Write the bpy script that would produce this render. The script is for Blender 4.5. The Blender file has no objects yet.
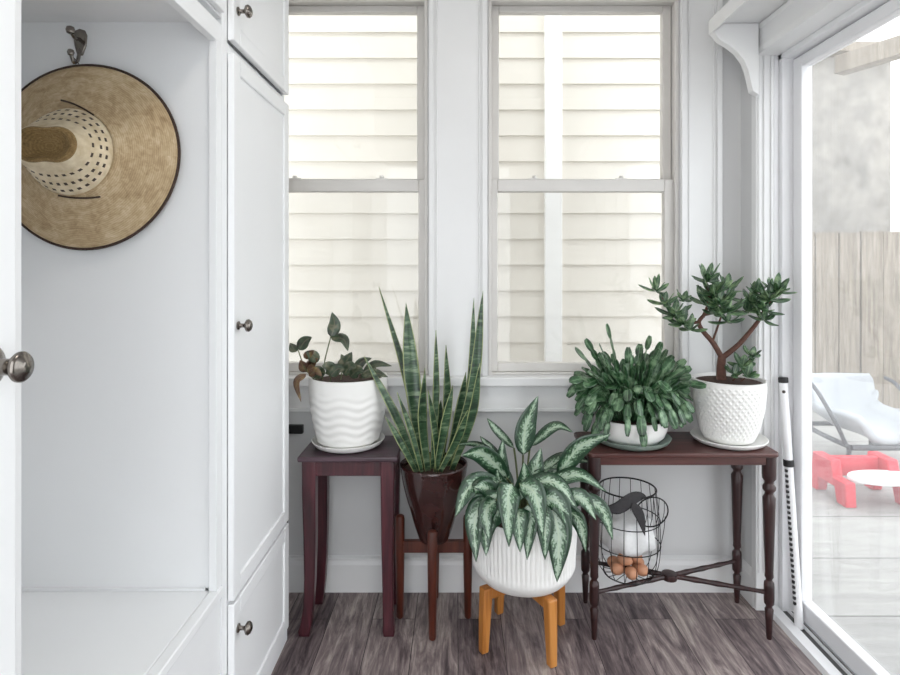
import bpy, bmesh, math, random
from mathutils import Vector, Matrix, Quaternion, noise
R = math.radians
PI = math.pi
rnd = random.Random(7)
SC = bpy.context.scene
COL = SC.collection
F = 574.0            # focal length in pixels of a 900 px wide frame
VX, VY, CH = 458.0, 267.0, 1.25

def P(px, py, Y):
    """point of the place seen at (px, py) of the photo, at distance Y"""
    return Vector(((px - VX) * Y / F, Y, CH - (py - VY) * Y / F))

# ------------------------------------------------------------------ materials
def srgb(r, g, b):
    def f(c):
        c /= 255.0
        return c / 12.92 if c <= 0.04045 else ((c + 0.055) / 1.055) ** 2.4
    return (f(r), f(g), f(b), 1.0)

def new_mat(name):
    m = bpy.data.materials.new(name)
    m.use_nodes = True
    nt = m.node_tree
    b = nt.nodes['Principled BSDF']
    return m, nt, b

def N(nt, typ, **kw):
    n = nt.nodes.new(typ)
    for k, v in kw.items():
        setattr(n, k, v)
    return n

def ramp(nt, fac, stops):
    r = N(nt, 'ShaderNodeValToRGB')
    el = r.color_ramp.elements
    while len(el) < len(stops):
        el.new(0.5)
    for e, (p, c) in zip(el, stops):
        e.position = p
        e.color = c
    nt.links.new(fac, r.inputs['Fac'])
    return r.outputs['Color']

def mixc(nt, fac, a, b, blend='MIX'):
    m = N(nt, 'ShaderNodeMix', data_type='RGBA', blend_type=blend)
    for sock, v in ((m.inputs[0], fac), (m.inputs[6], a), (m.inputs[7], b)):
        if hasattr(v, 'is_linked'):
            nt.links.new(v, sock)
        else:
            sock.default_value = v
    return m.outputs[2]

def mathn(nt, op, a, b=0.0):
    m = N(nt, 'ShaderNodeMath', operation=op)
    for s, v in ((m.inputs[0], a), (m.inputs[1], b)):
        if hasattr(v, 'is_linked'):
            nt.links.new(v, s)
        else:
            s.default_value = v
    return m.outputs[0]

def coords(nt, scale=(1, 1, 1), rot=(0, 0, 0), kind='Object'):
    tc = N(nt, 'ShaderNodeTexCoord')
    mp = N(nt, 'ShaderNodeMapping')
    mp.inputs['Scale'].default_value = scale
    mp.inputs['Rotation'].default_value = rot
    nt.links.new(tc.outputs[kind], mp.inputs['Vector'])
    return mp.outputs['Vector']

def noise_t(nt, vec, scale, detail=4, rough=0.55, dist=0.0):
    n = N(nt, 'ShaderNodeTexNoise')
    n.inputs['Scale'].default_value = scale
    n.inputs['Detail'].default_value = detail
    n.inputs['Roughness'].default_value = rough
    n.inputs['Distortion'].default_value = dist
    nt.links.new(vec, n.inputs['Vector'])
    return n.outputs['Fac']

def bump(nt, b, height, strength=0.2, dist=0.002):
    bn = N(nt, 'ShaderNodeBump')
    bn.inputs['Strength'].default_value = strength
    bn.inputs['Distance'].default_value = dist
    nt.links.new(height, bn.inputs['Height'])
    nt.links.new(bn.outputs['Normal'], b.inputs['Normal'])

def mat_plain(name, c, rough=0.5, metal=0.0, var=0.06, scale=20.0, spec=0.5, coat=0.0, bmp=0.0):
    m, nt, b = new_mat(name)
    v = coords(nt)
    n = noise_t(nt, v, scale)
    lo = tuple(x * (1 - var) for x in c[:3]) + (1,)
    hi = tuple(min(1, x * (1 + var)) for x in c[:3]) + (1,)
    nt.links.new(ramp(nt, n, [(0.3, lo), (0.7, hi)]), b.inputs['Base Color'])
    b.inputs['Roughness'].default_value = rough
    b.inputs['Metallic'].default_value = metal
    b.inputs['Specular IOR Level'].default_value = spec
    b.inputs['Coat Weight'].default_value = coat
    if bmp:
        bump(nt, b, n, bmp)
    return m

def mat_wood(name, dark, mid, light, along='Z', rough=0.35, coat=0.2, scale=1.0):
    m, nt, b = new_mat(name)
    s = {'X': (2, 26, 26), 'Y': (26, 2, 26), 'Z': (26, 26, 2)}[along]
    v = coords(nt, tuple(x * scale for x in s))
    n = noise_t(nt, v, 1.6, 6, 0.6, 0.6)
    nt.links.new(ramp(nt, n, [(0.25, dark), (0.5, mid), (0.78, light)]), b.inputs['Base Color'])
    b.inputs['Roughness'].default_value = rough
    b.inputs['Coat Weight'].default_value = coat
    b.inputs['Coat Roughness'].default_value = 0.25
    bump(nt, b, n, 0.08)
    return m

def mat_glass(name, haze=0.0, tint=(0.98, 0.98, 0.98, 1)):
    m, nt, b = new_mat(name)
    out = nt.nodes['Material Output']
    nt.nodes.remove(b)
    tr = N(nt, 'ShaderNodeBsdfTransparent'); tr.inputs[0].default_value = tint
    gl = N(nt, 'ShaderNodeBsdfGlossy'); gl.inputs['Roughness'].default_value = 0.02
    lw = N(nt, 'ShaderNodeLayerWeight'); lw.inputs['Blend'].default_value = 0.5
    fr = mathn(nt, 'ADD', mathn(nt, 'MULTIPLY', mathn(nt, 'POWER', lw.outputs['Facing'], 5.0), 0.9), 0.035)
    mx = N(nt, 'ShaderNodeMixShader')
    nt.links.new(fr, mx.inputs[0])
    nt.links.new(tr.outputs[0], mx.inputs[1]); nt.links.new(gl.outputs[0], mx.inputs[2])
    last = mx.outputs[0]
    if haze:
        df = N(nt, 'ShaderNodeBsdfTranslucent'); df.inputs[0].default_value = (0.95, 0.96, 0.97, 1)
        m2 = N(nt, 'ShaderNodeMixShader'); m2.inputs[0].default_value = haze
        nt.links.new(last, m2.inputs[1]); nt.links.new(df.outputs[0], m2.inputs[2])
        last = m2.outputs[0]
    nt.links.new(last, out.inputs['Surface'])
    return m

M = {}
M['paint'] = mat_plain('white_paint', srgb(238, 239, 240), 0.45, var=0.012, scale=3)
M['paint_trim'] = mat_plain('trim_paint', srgb(232, 232, 232), 0.4, var=0.015, scale=4)
M['wall'] = mat_plain('wall_paint', srgb(214, 214, 214), 0.7, var=0.02, scale=3)
M['ceil'] = mat_plain('ceiling_paint', srgb(235, 235, 235), 0.8, var=0.01)
M['sash'] = mat_plain('sash_paint', srgb(214, 211, 207), 0.45, var=0.03, scale=8)
M['vinyl'] = mat_plain('white_vinyl', srgb(238, 238, 240), 0.35, var=0.01)
M['nickel'] = mat_plain('aged_nickel', srgb(128, 122, 116), 0.22, metal=1.0, var=0.2, scale=60)
M['iron'] = mat_plain('black_iron', srgb(38, 36, 38), 0.45, metal=0.6, var=0.15, scale=50)
M['black'] = mat_plain('black_plastic', srgb(28, 27, 29), 0.5, var=0.1)
M['seal'] = mat_plain('grey_seal', srgb(84, 84, 84), 0.7, var=0.15)
M['glass'] = mat_glass('window_glass')
M['door_glass'] = mat_glass('sliding_glass', 0.07)  # translucent share imitates the veil of glare over the outdoor view
M['mahogany'] = mat_wood('mahogany', srgb(34, 11, 17), srgb(64, 23, 32), srgb(94, 42, 50), 'Z', 0.35, 0.2)
M['mahogany_top'] = mat_wood('mahogany_top', srgb(38, 22, 30), srgb(62, 40, 50), srgb(88, 66, 76), 'X', 0.3, 0.3)
M['walnut'] = mat_wood('dark_walnut', srgb(24, 10, 11), srgb(46, 22, 22), srgb(66, 35, 34), 'Z', 0.4, 0.15)
M['walnut_top'] = mat_wood('walnut_top', srgb(52, 26, 24), srgb(80, 44, 40), srgb(108, 66, 60), 'X', 0.35, 0.2)
M['stand_wood'] = mat_wood('reddish_stand_wood', srgb(50, 20, 12), srgb(84, 36, 22), srgb(110, 52, 34), 'Z', 0.35, 0.3)
M['oak'] = mat_wood('honey_wood', srgb(150, 90, 34), srgb(186, 120, 54), srgb(206, 144, 76), 'Z', 0.4, 0.2)
M['ceramic'] = mat_plain('white_ceramic', srgb(240, 239, 236), 0.3, var=0.015, scale=6, coat=0.3)
M['matte_pot'] = mat_plain('matte_white_pot', srgb(238, 237, 234), 0.55, var=0.02, scale=8)
M['pot_brown'] = mat_plain('glazed_brown_pot', srgb(58, 32, 30), 0.22, var=0.25, scale=14, coat=0.5)
M['saucer_grey'] = mat_plain('grey_green_saucer', srgb(132, 146, 138), 0.35, var=0.08, coat=0.3)
M['soil'] = mat_plain('potting_soil', srgb(66, 48, 40), 0.95, var=0.35, scale=120, bmp=0.6)
M['bark'] = mat_plain('plant_bark', srgb(92, 62, 52), 0.8, var=0.25, scale=80, bmp=0.4)
M['stem'] = mat_plain('green_stem', srgb(96, 104, 70), 0.6, var=0.15, scale=60)
M['egg'] = mat_plain('brown_eggshell', srgb(196, 142, 110), 0.5, var=0.10, scale=30)
M['linen'] = mat_plain('white_linen', srgb(232, 232, 232), 0.85, var=0.05, scale=90, bmp=0.2)
M['ribbon'] = mat_plain('charcoal_cloth', srgb(52, 50, 52), 0.85, var=0.2, scale=80)
M['frame_veiled'] = mat_plain('veiled_black_metal', srgb(74, 74, 78), 0.5, var=0.1)  # black chair frame greyed to stand in for glare on the glass
M['red'] = mat_plain('red_plastic', srgb(206, 40, 58), 0.4, var=0.04)
M['white_plastic'] = mat_plain('white_plastic', srgb(240, 240, 242), 0.4, var=0.02)
M['chair_cushion'] = mat_plain('pale_cushion', srgb(172, 175, 179), 0.8, var=0.03, scale=40)
M['lamp'] = mat_plain('frosted_fill_lamp', srgb(250, 246, 236), 0.4)

def leaf_mat(name, edge, core, hi, mode):
    m, nt, b = new_mat(name)
    uv = N(nt, 'ShaderNodeUVMap')
    sep = N(nt, 'ShaderNodeSeparateXYZ')
    nt.links.new(uv.outputs[0], sep.inputs[0])
    u, v = sep.outputs[0], sep.outputs[1]
    d = mathn(nt, 'ABSOLUTE', mathn(nt, 'SUBTRACT', u, 0.5))          # 0 at the midrib, .5 at the edge
    oc = coords(nt)
    n = noise_t(nt, oc, 70, 5, 0.65)
    if mode == 'variegated':
        vein = mathn(nt, 'SINE', mathn(nt, 'MULTIPLY', mathn(nt, 'SUBTRACT', v, mathn(nt, 'MULTIPLY', d, 0.55)), 70.0))
        k = mathn(nt, 'ADD', d, mathn(nt, 'MULTIPLY', mathn(nt, 'SUBTRACT', n, 0.5), 0.75))
        k = mathn(nt, 'ADD', k, mathn(nt, 'MULTIPLY', vein, 0.05))
        k = mathn(nt, 'ADD', k, mathn(nt, 'MULTIPLY', mathn(nt, 'SUBTRACT', noise_t(nt, oc, 16, 3, 0.6), 0.5), 0.55))
        n3 = noise_t(nt, coords(nt, (1, 1, 1)), 190, 3, 0.7)
        k = mathn(nt, 'ADD', k, mathn(nt, 'MULTIPLY', mathn(nt, 'SUBTRACT', n3, 0.5), 0.5))
        c = ramp(nt, k, [(0.05, hi), (0.17, core), (0.27, edge)])
        rib = ramp(nt, d, [(0.015, (1, 1, 1, 1)), (0.045, (0, 0, 0, 1))])
        c = mixc(nt, rib, c, srgb(172, 190, 164))
    elif mode == 'banded':
        w = noise_t(nt, coords(nt, (10, 10, 60)), 1.0, 4, 0.6, 0.8)
        c = ramp(nt, w, [(0.36, core), (0.52, edge), (0.66, hi)])
        rim = ramp(nt, d, [(0.40, (0, 0, 0, 1)), (0.46, (1, 1, 1, 1))])
        c = mixc(nt, rim, c, srgb(150, 158, 106))
    else:
        n4 = noise_t(nt, oc, 32, 2, 0.5)
        k = mathn(nt, 'ADD', mathn(nt, 'MULTIPLY', n, 0.4), mathn(nt, 'MULTIPLY', n4, 0.6))
        c = ramp(nt, k, [(0.36, core), (0.50, edge), (0.66, hi)])
        rib = ramp(nt, d, [(0.02, (1, 1, 1, 1)), (0.07, (0, 0, 0, 1))])
        c = mixc(nt, mathn(nt, 'MULTIPLY', rib, 0.5), c, hi)
    nt.links.new(c, b.inputs['Base Color'])
    b.inputs['Roughness'].default_value = 0.34
    b.inputs['Specular IOR Level'].default_value = 0.6
    b.inputs['Coat Weight'].default_value = 0.15
    return m

M['leaf_snake'] = leaf_mat('banded_green_leaf', srgb(56, 86, 58), srgb(26, 48, 34), srgb(122, 142, 112), 'banded')
M['leaf_agla'] = leaf_mat('silver_variegated_leaf', srgb(28, 60, 38), srgb(84, 118, 86), srgb(164, 184, 164), 'variegated')
M['leaf_cactus'] = leaf_mat('glossy_green_leaf', srgb(46, 86, 50), srgb(20, 44, 26), srgb(134, 164, 128), 'plain')
M['leaf_jade'] = leaf_mat('jade_leaf', srgb(56, 92, 58), srgb(28, 54, 34), srgb(146, 172, 126), 'plain')
M['leaf_hoya'] = leaf_mat('dusky_leaf', srgb(62, 80, 60), srgb(52, 50, 44), srgb(122, 118, 96), 'plain')
M['leaf_rust'] = leaf_mat('rusty_leaf', srgb(104, 76, 56), srgb(70, 50, 42), srgb(140, 128, 84), 'plain')

def mat_floor():
    m, nt, b = new_mat('grey_plank_floor')
    v = coords(nt, (1, 1, 1), (0, 0, R(90)))
    br = N(nt, 'ShaderNodeTexBrick')
    br.offset = 0.37
    br.inputs['Color1'].default_value = (0, 0, 0, 1)
    br.inputs['Color2'].default_value = (1, 1, 1, 1)
    br.inputs['Mortar'].default_value = (0, 0, 0, 1)
    br.inputs['Scale'].default_value = 1.0
    br.inputs['Mortar Size'].default_value = 0.0012
    br.inputs['Mortar Smooth'].default_value = 0.1
    br.inputs['Brick Width'].default_value = 0.86
    br.inputs['Row Height'].default_value = 0.152
    nt.links.new(v, br.inputs['Vector'])
    # offset the grain per plank
    addv = N(nt, 'ShaderNodeVectorMath', operation='MULTIPLY_ADD')
    nt.links.new(br.outputs['Color'], addv.inputs[0])
    addv.inputs[1].default_value = (3.1, 7.7, 2.0)
    nt.links.new(coords(nt, (9.0, 1.5, 1)), addv.inputs[2])
    g1 = noise_t(nt, addv.outputs[0], 2.2, 8, 0.68, 1.3)
    addv2 = N(nt, 'ShaderNodeVectorMath', operation='MULTIPLY_ADD')
    nt.links.new(br.outputs['Color'], addv2.inputs[0])
    addv2.inputs[1].default_value = (9.1, 4.7, 2.0)
    nt.links.new(coords(nt, (44.0, 3.6, 1)), addv2.inputs[2])
    g2 = noise_t(nt, addv2.outputs[0], 2.0, 6, 0.7, 0.6)
    k = mathn(nt, 'ADD', mathn(nt, 'MULTIPLY', g1, 0.62), mathn(nt, 'MULTIPLY', g2, 0.38))
    sepc = N(nt, 'ShaderNodeSeparateColor'); nt.links.new(br.outputs['Color'], sepc.inputs[0])
    k = mathn(nt, 'ADD', k, mathn(nt, 'MULTIPLY', mathn(nt, 'SUBTRACT', sepc.outputs[0], 0.5), 0.10))
    c = ramp(nt, k, [(0.35, srgb(54, 46, 48)), (0.45, srgb(98, 86, 88)), (0.54, srgb(134, 121, 120)), (0.66, srgb(182, 170, 163))])
    c = mixc(nt, br.outputs['Fac'], c, srgb(44, 38, 40))
    nt.links.new(c, b.inputs['Base Color'])
    b.inputs['Roughness'].default_value = 0.5
    b.inputs['Specular IOR Level'].default_value = 0.35
    bump(nt, b, g2, 0.12)
    return m
M['floor'] = mat_floor()

def mat_boards(name, c_lo, c_mid, c_hi, axis, pitch, gap, rough=0.8):
    """weathered boards: long along one axis, streaked, with dark joints"""
    m, nt, b = new_mat(name)
    tc = N(nt, 'ShaderNodeTexCoord'); sep = N(nt, 'ShaderNodeSeparateXYZ')
    nt.links.new(tc.outputs['Object'], sep.inputs[0])
    a = mathn(nt, 'DIVIDE', sep.outputs[axis], pitch)
    fr = mathn(nt, 'FRACT', a); fl = mathn(nt, 'FLOOR', a)
    wn = N(nt, 'ShaderNodeTexWhiteNoise', noise_dimensions='1D'); nt.links.new(fl, wn.inputs['W'])
    st = [5, 5, 5]
    st[axis] = 26
    n = noise_t(nt, coords(nt, (26, 26, 2) if axis == 0 else (2, 14, 2)), 1.3, 6, 0.65, 0.5)
    k = mathn(nt, 'ADD', n, mathn(nt, 'MULTIPLY', mathn(nt, 'SUBTRACT', wn.outputs['Value'], 0.5), 0.22))
    c = ramp(nt, k, [(0.28, c_lo), (0.5, c_mid), (0.72, c_hi)])
    joint = mathn(nt, 'LESS_THAN', fr, gap)
    c = mixc(nt, joint, c, tuple(x * 0.45 for x in c_lo[:3]) + (1,))
    nt.links.new(c, b.inputs['Base Color'])
    b.inputs['Roughness'].default_value = rough
    return m
M['patio'] = mat_boards('pale_patio_boards', srgb(138, 137, 134), srgb(154, 152, 149), srgb(168, 167, 163), 1, 0.42, 0.02)
M['fence'] = mat_boards('weathered_fence', srgb(112, 101, 88), srgb(142, 131, 117), srgb(168, 158, 144), 0, 50.0, 0.0)
M['shed'] = mat_plain('mottled_plaster', srgb(140, 135, 128), 0.9, var=0.32, scale=5.0)
M['siding'] = mat_plain('cream_siding', srgb(229, 224, 214), 0.6, var=0.02, scale=2)
M['white_trim'] = mat_plain('white_exterior_trim', srgb(246, 246, 244), 0.5, var=0.01)

def mat_screen():
    m, nt, b = new_mat('insect_mesh')
    out = nt.nodes['Material Output']
    b.inputs['Base Color'].default_value = srgb(150, 150, 146)
    b.inputs['Roughness'].default_value = 0.8
    tr = N(nt, 'ShaderNodeBsdfTransparent')
    mx = N(nt, 'ShaderNodeMixShader'); mx.inputs[0].default_value = 0.07
    nt.links.new(tr.outputs[0], mx.inputs[1]); nt.links.new(b.outputs[0], mx.inputs[2])
    nt.links.new(mx.outputs[0], out.inputs['Surface'])
    return m
M['screen'] = mat_screen()

def mat_straw(name, lo, mid, hi, rings):
    m, nt, b = new_mat(name)
    tc = N(nt, 'ShaderNodeTexCoord'); sep = N(nt, 'ShaderNodeSeparateXYZ')
    uv = N(nt, 'ShaderNodeUVMap'); nt.links.new(uv.outputs[0], sep.inputs[0])
    mp = N(nt, 'ShaderNodeMapping'); mp.inputs['Scale'].default_value = (22, 5, 1)
    nt.links.new(uv.outputs[0], mp.inputs['Vector'])
    n = noise_t(nt, mp.outputs[0], 2.0, 6, 0.7, 0.8)
    n2 = noise_t(nt, coords(nt), 14, 4, 0.6)
    rg = mathn(nt, 'SINE', mathn(nt, 'MULTIPLY', sep.outputs[1], rings))
    k = mathn(nt, 'ADD', mathn(nt, 'MULTIPLY', n, 0.6), mathn(nt, 'MULTIPLY', n2, 0.4))
    k = mathn(nt, 'ADD', k, mathn(nt, 'MULTIPLY', rg, 0.035))
    nt.links.new(ramp(nt, k, [(0.32, lo), (0.5, mid), (0.68, hi)]), b.inputs['Base Color'])
    b.inputs['Roughness'].default_value = 0.75
    bump(nt, b, k, 0.5, 0.003)
    return m
M['straw'] = mat_straw('tan_straw', srgb(148, 122, 88), srgb(188, 164, 128), srgb(216, 198, 166), 190)
M['straw_top'] = mat_straw('olive_straw', srgb(104, 82, 46), srgb(144, 116, 72), srgb(176, 148, 102), 60)

def mat_crown():
    m, nt, b = new_mat('cream_straw_with_dashes')
    uv = N(nt, 'ShaderNodeUVMap'); sep = N(nt, 'ShaderNodeSeparateXYZ')
    nt.links.new(uv.outputs[0], sep.inputs[0])
    u, v = sep.outputs[0], sep.outputs[1]
    n = noise_t(nt, coords(nt), 40, 5)
    c = ramp(nt, n, [(0.3, srgb(196, 176, 140)), (0.7, srgb(232, 218, 190))])
    dash = None
    for v0, num, wv in ((0.22, 30, 0.035), (0.40, 30, 0.035), (0.62, 24, 0.03)):
        a = mathn(nt, 'LESS_THAN', mathn(nt, 'ABSOLUTE', mathn(nt, 'SUBTRACT', v, v0)), wv)
        f = mathn(nt, 'LESS_THAN', mathn(nt, 'FRACT', mathn(nt, 'MULTIPLY', u, num)), 0.45)
        q = mathn(nt, 'MULTIPLY', a, f)
        dash = q if dash is None else mathn(nt, 'MAXIMUM', dash, q)
    c = mixc(nt, dash, c, srgb(66, 52, 44))
    nt.links.new(c, b.inputs['Base Color'])
    b.inputs['Roughness'].default_value = 0.7
    bump(nt, b, n, 0.4)
    return m
M['crown'] = mat_crown()
M['binding'] = mat_plain('dark_brown_binding', srgb(62, 46, 38), 0.8, var=0.15, scale=60)

# ------------------------------------------------------------------ geometry helpers
def bm_new():
    bm = bmesh.new()
    bm.loops.layers.uv.new('UVMap')
    return bm

def box(bm, x0, x1, y0, y1, z0, z1, rot=None):
    vs = [bm.verts.new((x, y, z)) for z in (z0, z1) for y in (y0, y1) for x in (x0, x1)]
    fs = []
    for q in ((0, 2, 3, 1), (4, 5, 7, 6), (0, 1, 5, 4), (2, 6, 7, 3), (0, 4, 6, 2), (1, 3, 7, 5)):
        fs.append(bm.faces.new([vs[i] for i in q]))
    if rot:
        for v in vs:
            v.co = rot @ v.co
    return vs

def lathe(bm, prof, c=(0, 0, 0), n=48, axis=None, rfun=None, cap0=True, cap1=True):
    """prof: list of (r, z); rfun(r, z, theta) may modulate the radius"""
    uvl = bm.loops.layers.uv.verify()
    c = Vector(c)
    q = Vector((0, 0, 1)).rotation_difference(Vector(axis).normalized()) if axis else None
    rings = []
    L = [0.0]
    for a, b in zip(prof, prof[1:]):
        L.append(L[-1] + math.hypot(a[0] - b[0], a[1] - b[1]))
    for r, z in prof:
        ring = []
        for i in range(n):
            t = 2 * PI * i / n
            rr = rfun(r, z, t) if rfun else r
            p = Vector((rr * math.cos(t), rr * math.sin(t), z))
            if q:
                p = q @ p
            ring.append(bm.verts.new(p + c))
        rings.append(ring)
    for k in range(len(prof) - 1):
        for i in range(n):
            j = (i + 1) % n
            f = bm.faces.new((rings[k][i], rings[k][j], rings[k + 1][j], rings[k + 1][i]))
            us = (i / n, (i + 1) / n, (i + 1) / n, i / n)
            vs = (L[k], L[k], L[k + 1], L[k + 1])
            for lp, a, b in zip(f.loops, us, vs):
                lp[uvl].uv = (a, b / max(L[-1], 1e-6))
    if cap0:
        bm.faces.new(list(reversed(rings[0])))
    if cap1:
        bm.faces.new(rings[-1])

def tube(bm, pts, r, n=8, closed=False, rad=None):
    pts = [Vector(p) for p in pts]
    m = len(pts)
    rings = []
    prev = None
    for i, p in enumerate(pts):
        if closed:
            t = pts[(i + 1) % m] - pts[i - 1]
        else:
            t = pts[min(i + 1, m - 1)] - pts[max(i - 1, 0)]
        t.normalize()
        if prev is None:
            a = Vector((0, 0, 1)) if abs(t.z) < 0.9 else Vector((1, 0, 0))
            s = t.cross(a).normalized()
        else:
            s = (prev - t * prev.dot(t))
            s = s.normalized() if s.length > 1e-6 else t.orthogonal().normalized()
        prev = s
        b = t.cross(s)
        rr = rad[i] if rad else r
        rings.append([bm.verts.new(p + (s * math.cos(2 * PI * k / n) + b * math.sin(2 * PI * k / n)) * rr) for k in range(n)])
    for i in range(m if closed else m - 1):
        a, b = rings[i], rings[(i + 1) % m]
        for k in range(n):
            bm.faces.new((a[k], a[(k + 1) % n], b[(k + 1) % n], b[k]))
    if not closed:
        bm.faces.new(list(reversed(rings[0])))
        bm.faces.new(rings[-1])

def circle(c, r, n=36, axis='Z', a0=0.0, a1=2 * PI):
    c = Vector(c)
    out = []
    for i in range(n):
        t = a0 + (a1 - a0) * i / n
        if axis == 'Z':
            out.append(c + Vector((r * math.cos(t), r * math.sin(t), 0)))
        elif axis == 'Y':
            out.append(c + Vector((r * math.cos(t), 0, r * math.sin(t))))
        else:
            out.append(c + Vector((0, r * math.cos(t), r * math.sin(t))))
    return out

def smooth(pts, n=8):
    """Catmull-Rom through points"""
    pts = [Vector(p) for p in pts]
    q = [pts[0] * 2 - pts[1]] + pts + [pts[-1] * 2 - pts[-2]]
    out = []
    for i in range(1, len(q) - 2):
        for k in range(n):
            t = k / n
            a, b, c, d = q[i - 1], q[i], q[i + 1], q[i + 2]
            out.append(0.5 * ((2 * b) + (c - a) * t + (2 * a - 5 * b + 4 * c - d) * t * t + (3 * b - a - 3 * c + d) * t ** 3))
    out.append(pts[-1])
    return out

def prism(bm, poly, axis, a0, a1):
    """poly: 2-D outline extruded along axis; coordinates map to the other two axes in order"""
    def mk(p, a):
        if axis == 'Y':
            return (p[0], a, p[1])
        if axis == 'X':
            return (a, p[0], p[1])
        return (p[0], p[1], a)
    v0 = [bm.verts.new(mk(p, a0)) for p in poly]
    v1 = [bm.verts.new(mk(p, a1)) for p in poly]
    n = len(poly)
    bm.faces.new(v0)
    bm.faces.new(list(reversed(v1)))
    for i in range(n):
        j = (i + 1) % n
        bm.faces.new((v0[i], v1[i], v1[j], v0[j]))

def leaf(bm, pts, width, face=Vector((0, -1, 0.25)), roll=0.0, fold=0.18, shape='ovate', nseg=12, cup=0.0, twist=0.0):
    """a leaf blade following pts (a spine), facing `face`"""
    uvl = bm.loops.layers.uv.verify()
    sp = smooth(pts, max(2, nseg // (len(pts) - 1)))
    m = len(sp)
    rows = []
    acc = 0.0
    for i, p in enumerate(sp):
        v = i / (m - 1)
        t = (sp[min(i + 1, m - 1)] - sp[max(i - 1, 0)]).normalized()
        s = t.cross(face)
        if s.length < 1e-4:
            s = t.orthogonal()
        s.normalize()
        nn = s.cross(t).normalized()
        qr = Quaternion(t, roll + twist * v)
        s = qr @ s
        nn = qr @ nn
        if shape == 'ovate':
            w = (math.sin(PI * min(1, v ** 0.75))) ** 0.8 * (1 - 0.25 * v)
        elif shape == 'sword':
            w = min(1.0, 0.50 + 0.84 * v) if v < 0.6 else max(0.0, (1 - ((v - 0.6) / 0.4) ** 1.7)) * 0.92 + 0.0
        elif shape == 'pad':
            w = (math.sin(PI * (0.10 + 0.82 * v))) ** 0.55
        else:
            w = math.sin(PI * v) ** 0.6
        w = max(w, 0.015) * width * 0.5
        row = []
        for u in (-1, -0.55, 0, 0.55, 1):
            off = nn * (-(fold * (1 - abs(u))) * w + cup * w * u * u)
            row.append(bm.verts.new(p + s * (u * w) + off))
        rows.append(row)
    for i in range(m - 1):
        for k in range(4):
            f = bm.faces.new((rows[i][k], rows[i][k + 1], rows[i + 1][k + 1], rows[i + 1][k]))
            f.smooth = True
            uu = (k / 4, (k + 1) / 4, (k + 1) / 4, k / 4)
            vv = (i / (m - 1), i / (m - 1), (i + 1) / (m - 1), (i + 1) / (m - 1))
            for lp, a, b in zip(f.loops, uu, vv):
                lp[uvl].uv = (a, b)

# ------------------------------------------------------------------ object helpers
ROOT = {}
def origin(o):
    return ROOT.get(o.name, Vector((0, 0, 0))) if o else Vector((0, 0, 0))

def obj(name, bm, mat, parent=None, bevel=0.0, flat=False, solid=0.0, angle=38, at=None, label=None, seg=2):
    me = bpy.data.meshes.new(name)
    org = Vector(at) if at is not None else origin(parent)
    bmesh.ops.translate(bm, verts=bm.verts, vec=-org)
    bmesh.ops.recalc_face_normals(bm, faces=bm.faces)
    bm.to_mesh(me)
    bm.free()
    me.materials.append(M[mat] if isinstance(mat, str) else mat)
    o = bpy.data.objects.new(name, me)
    COL.objects.link(o)
    if not flat:
        for p in me.polygons:
            p.use_smooth = True
        me.set_sharp_from_angle(angle=R(angle))
    if parent:
        o.parent = parent
    elif at is not None:
        o.location = org
    ROOT[o.name] = org
    if bevel:
        b = o.modifiers.new('bevel', 'BEVEL')
        b.width = bevel; b.segments = seg; b.limit_method = 'ANGLE'; b.angle_limit = R(40)
        b.harden_normals = False
    if solid:
        s = o.modifiers.new('thickness', 'SOLIDIFY')
        s.thickness = solid; s.offset = 0
    if label:
        o['label'] = label
    return o

def tag(o, label, cat, group=None, kind=None):
    o['label'] = label
    o['category'] = cat
    if group:
        o['group'] = group
    if kind:
        o['kind'] = kind
    return o

def thing(name, loc, label, cat, group=None, kind=None):
    o = bpy.data.objects.new(name, None)
    o.empty_display_size = 0.05
    COL.objects.link(o)
    o.location = loc
    ROOT[o.name] = Vector(loc)
    return tag(o, label, cat, group, kind)

def struct(name, bm, mat, label, cat, bevel=0.0, flat=True):
    return tag(obj(name, bm, mat, None, bevel=bevel, flat=flat), label, cat, kind='structure')

# ================================================================== ROOM SHELL
D = 2.22            # window wall
XR = 1.095          # right wall
XL = -1.15          # left wall
YRET = 2.10         # where the right wall returns into the sliding door opening
ZC = 2.62
WX0, WX1 = 0.118, 0.852       # window opening (mirrored for the left one)
WZ0, WZ1 = 0.832, 2.292

bm = bm_new(); box(bm, XL - 0.1, XR + 0.03, -1.2, D + 0.15, -0.06, 0)
struct('floor', bm, 'floor', 'grey brown wood plank floor', 'floor')
bm = bm_new(); box(bm, XL - 0.1, XR + 0.2, -0.3, D + 0.15, ZC, ZC + 0.08)
struct('ceiling', bm, 'ceil', 'white ceiling above the sunroom', 'ceiling')

bm = bm_new()
T0, T1 = D, D + 0.13
box(bm, XL - 0.1, -WX1, T0, T1, 0, ZC)
box(bm, -WX0, WX0, T0, T1, 0, ZC)
box(bm, WX1, XR + 0.2, T0, T1, 0, ZC)
for s in (-1, 1):
    xa, xb = sorted((s * WX0, s * WX1))
    box(bm, xa, xb, T0, T1, 0, WZ0)
    box(bm, xa, xb, T0, T1, WZ1, ZC)
struct('wall_back', bm, 'wall', 'pale grey wall holding the two sash windows', 'wall')

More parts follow.
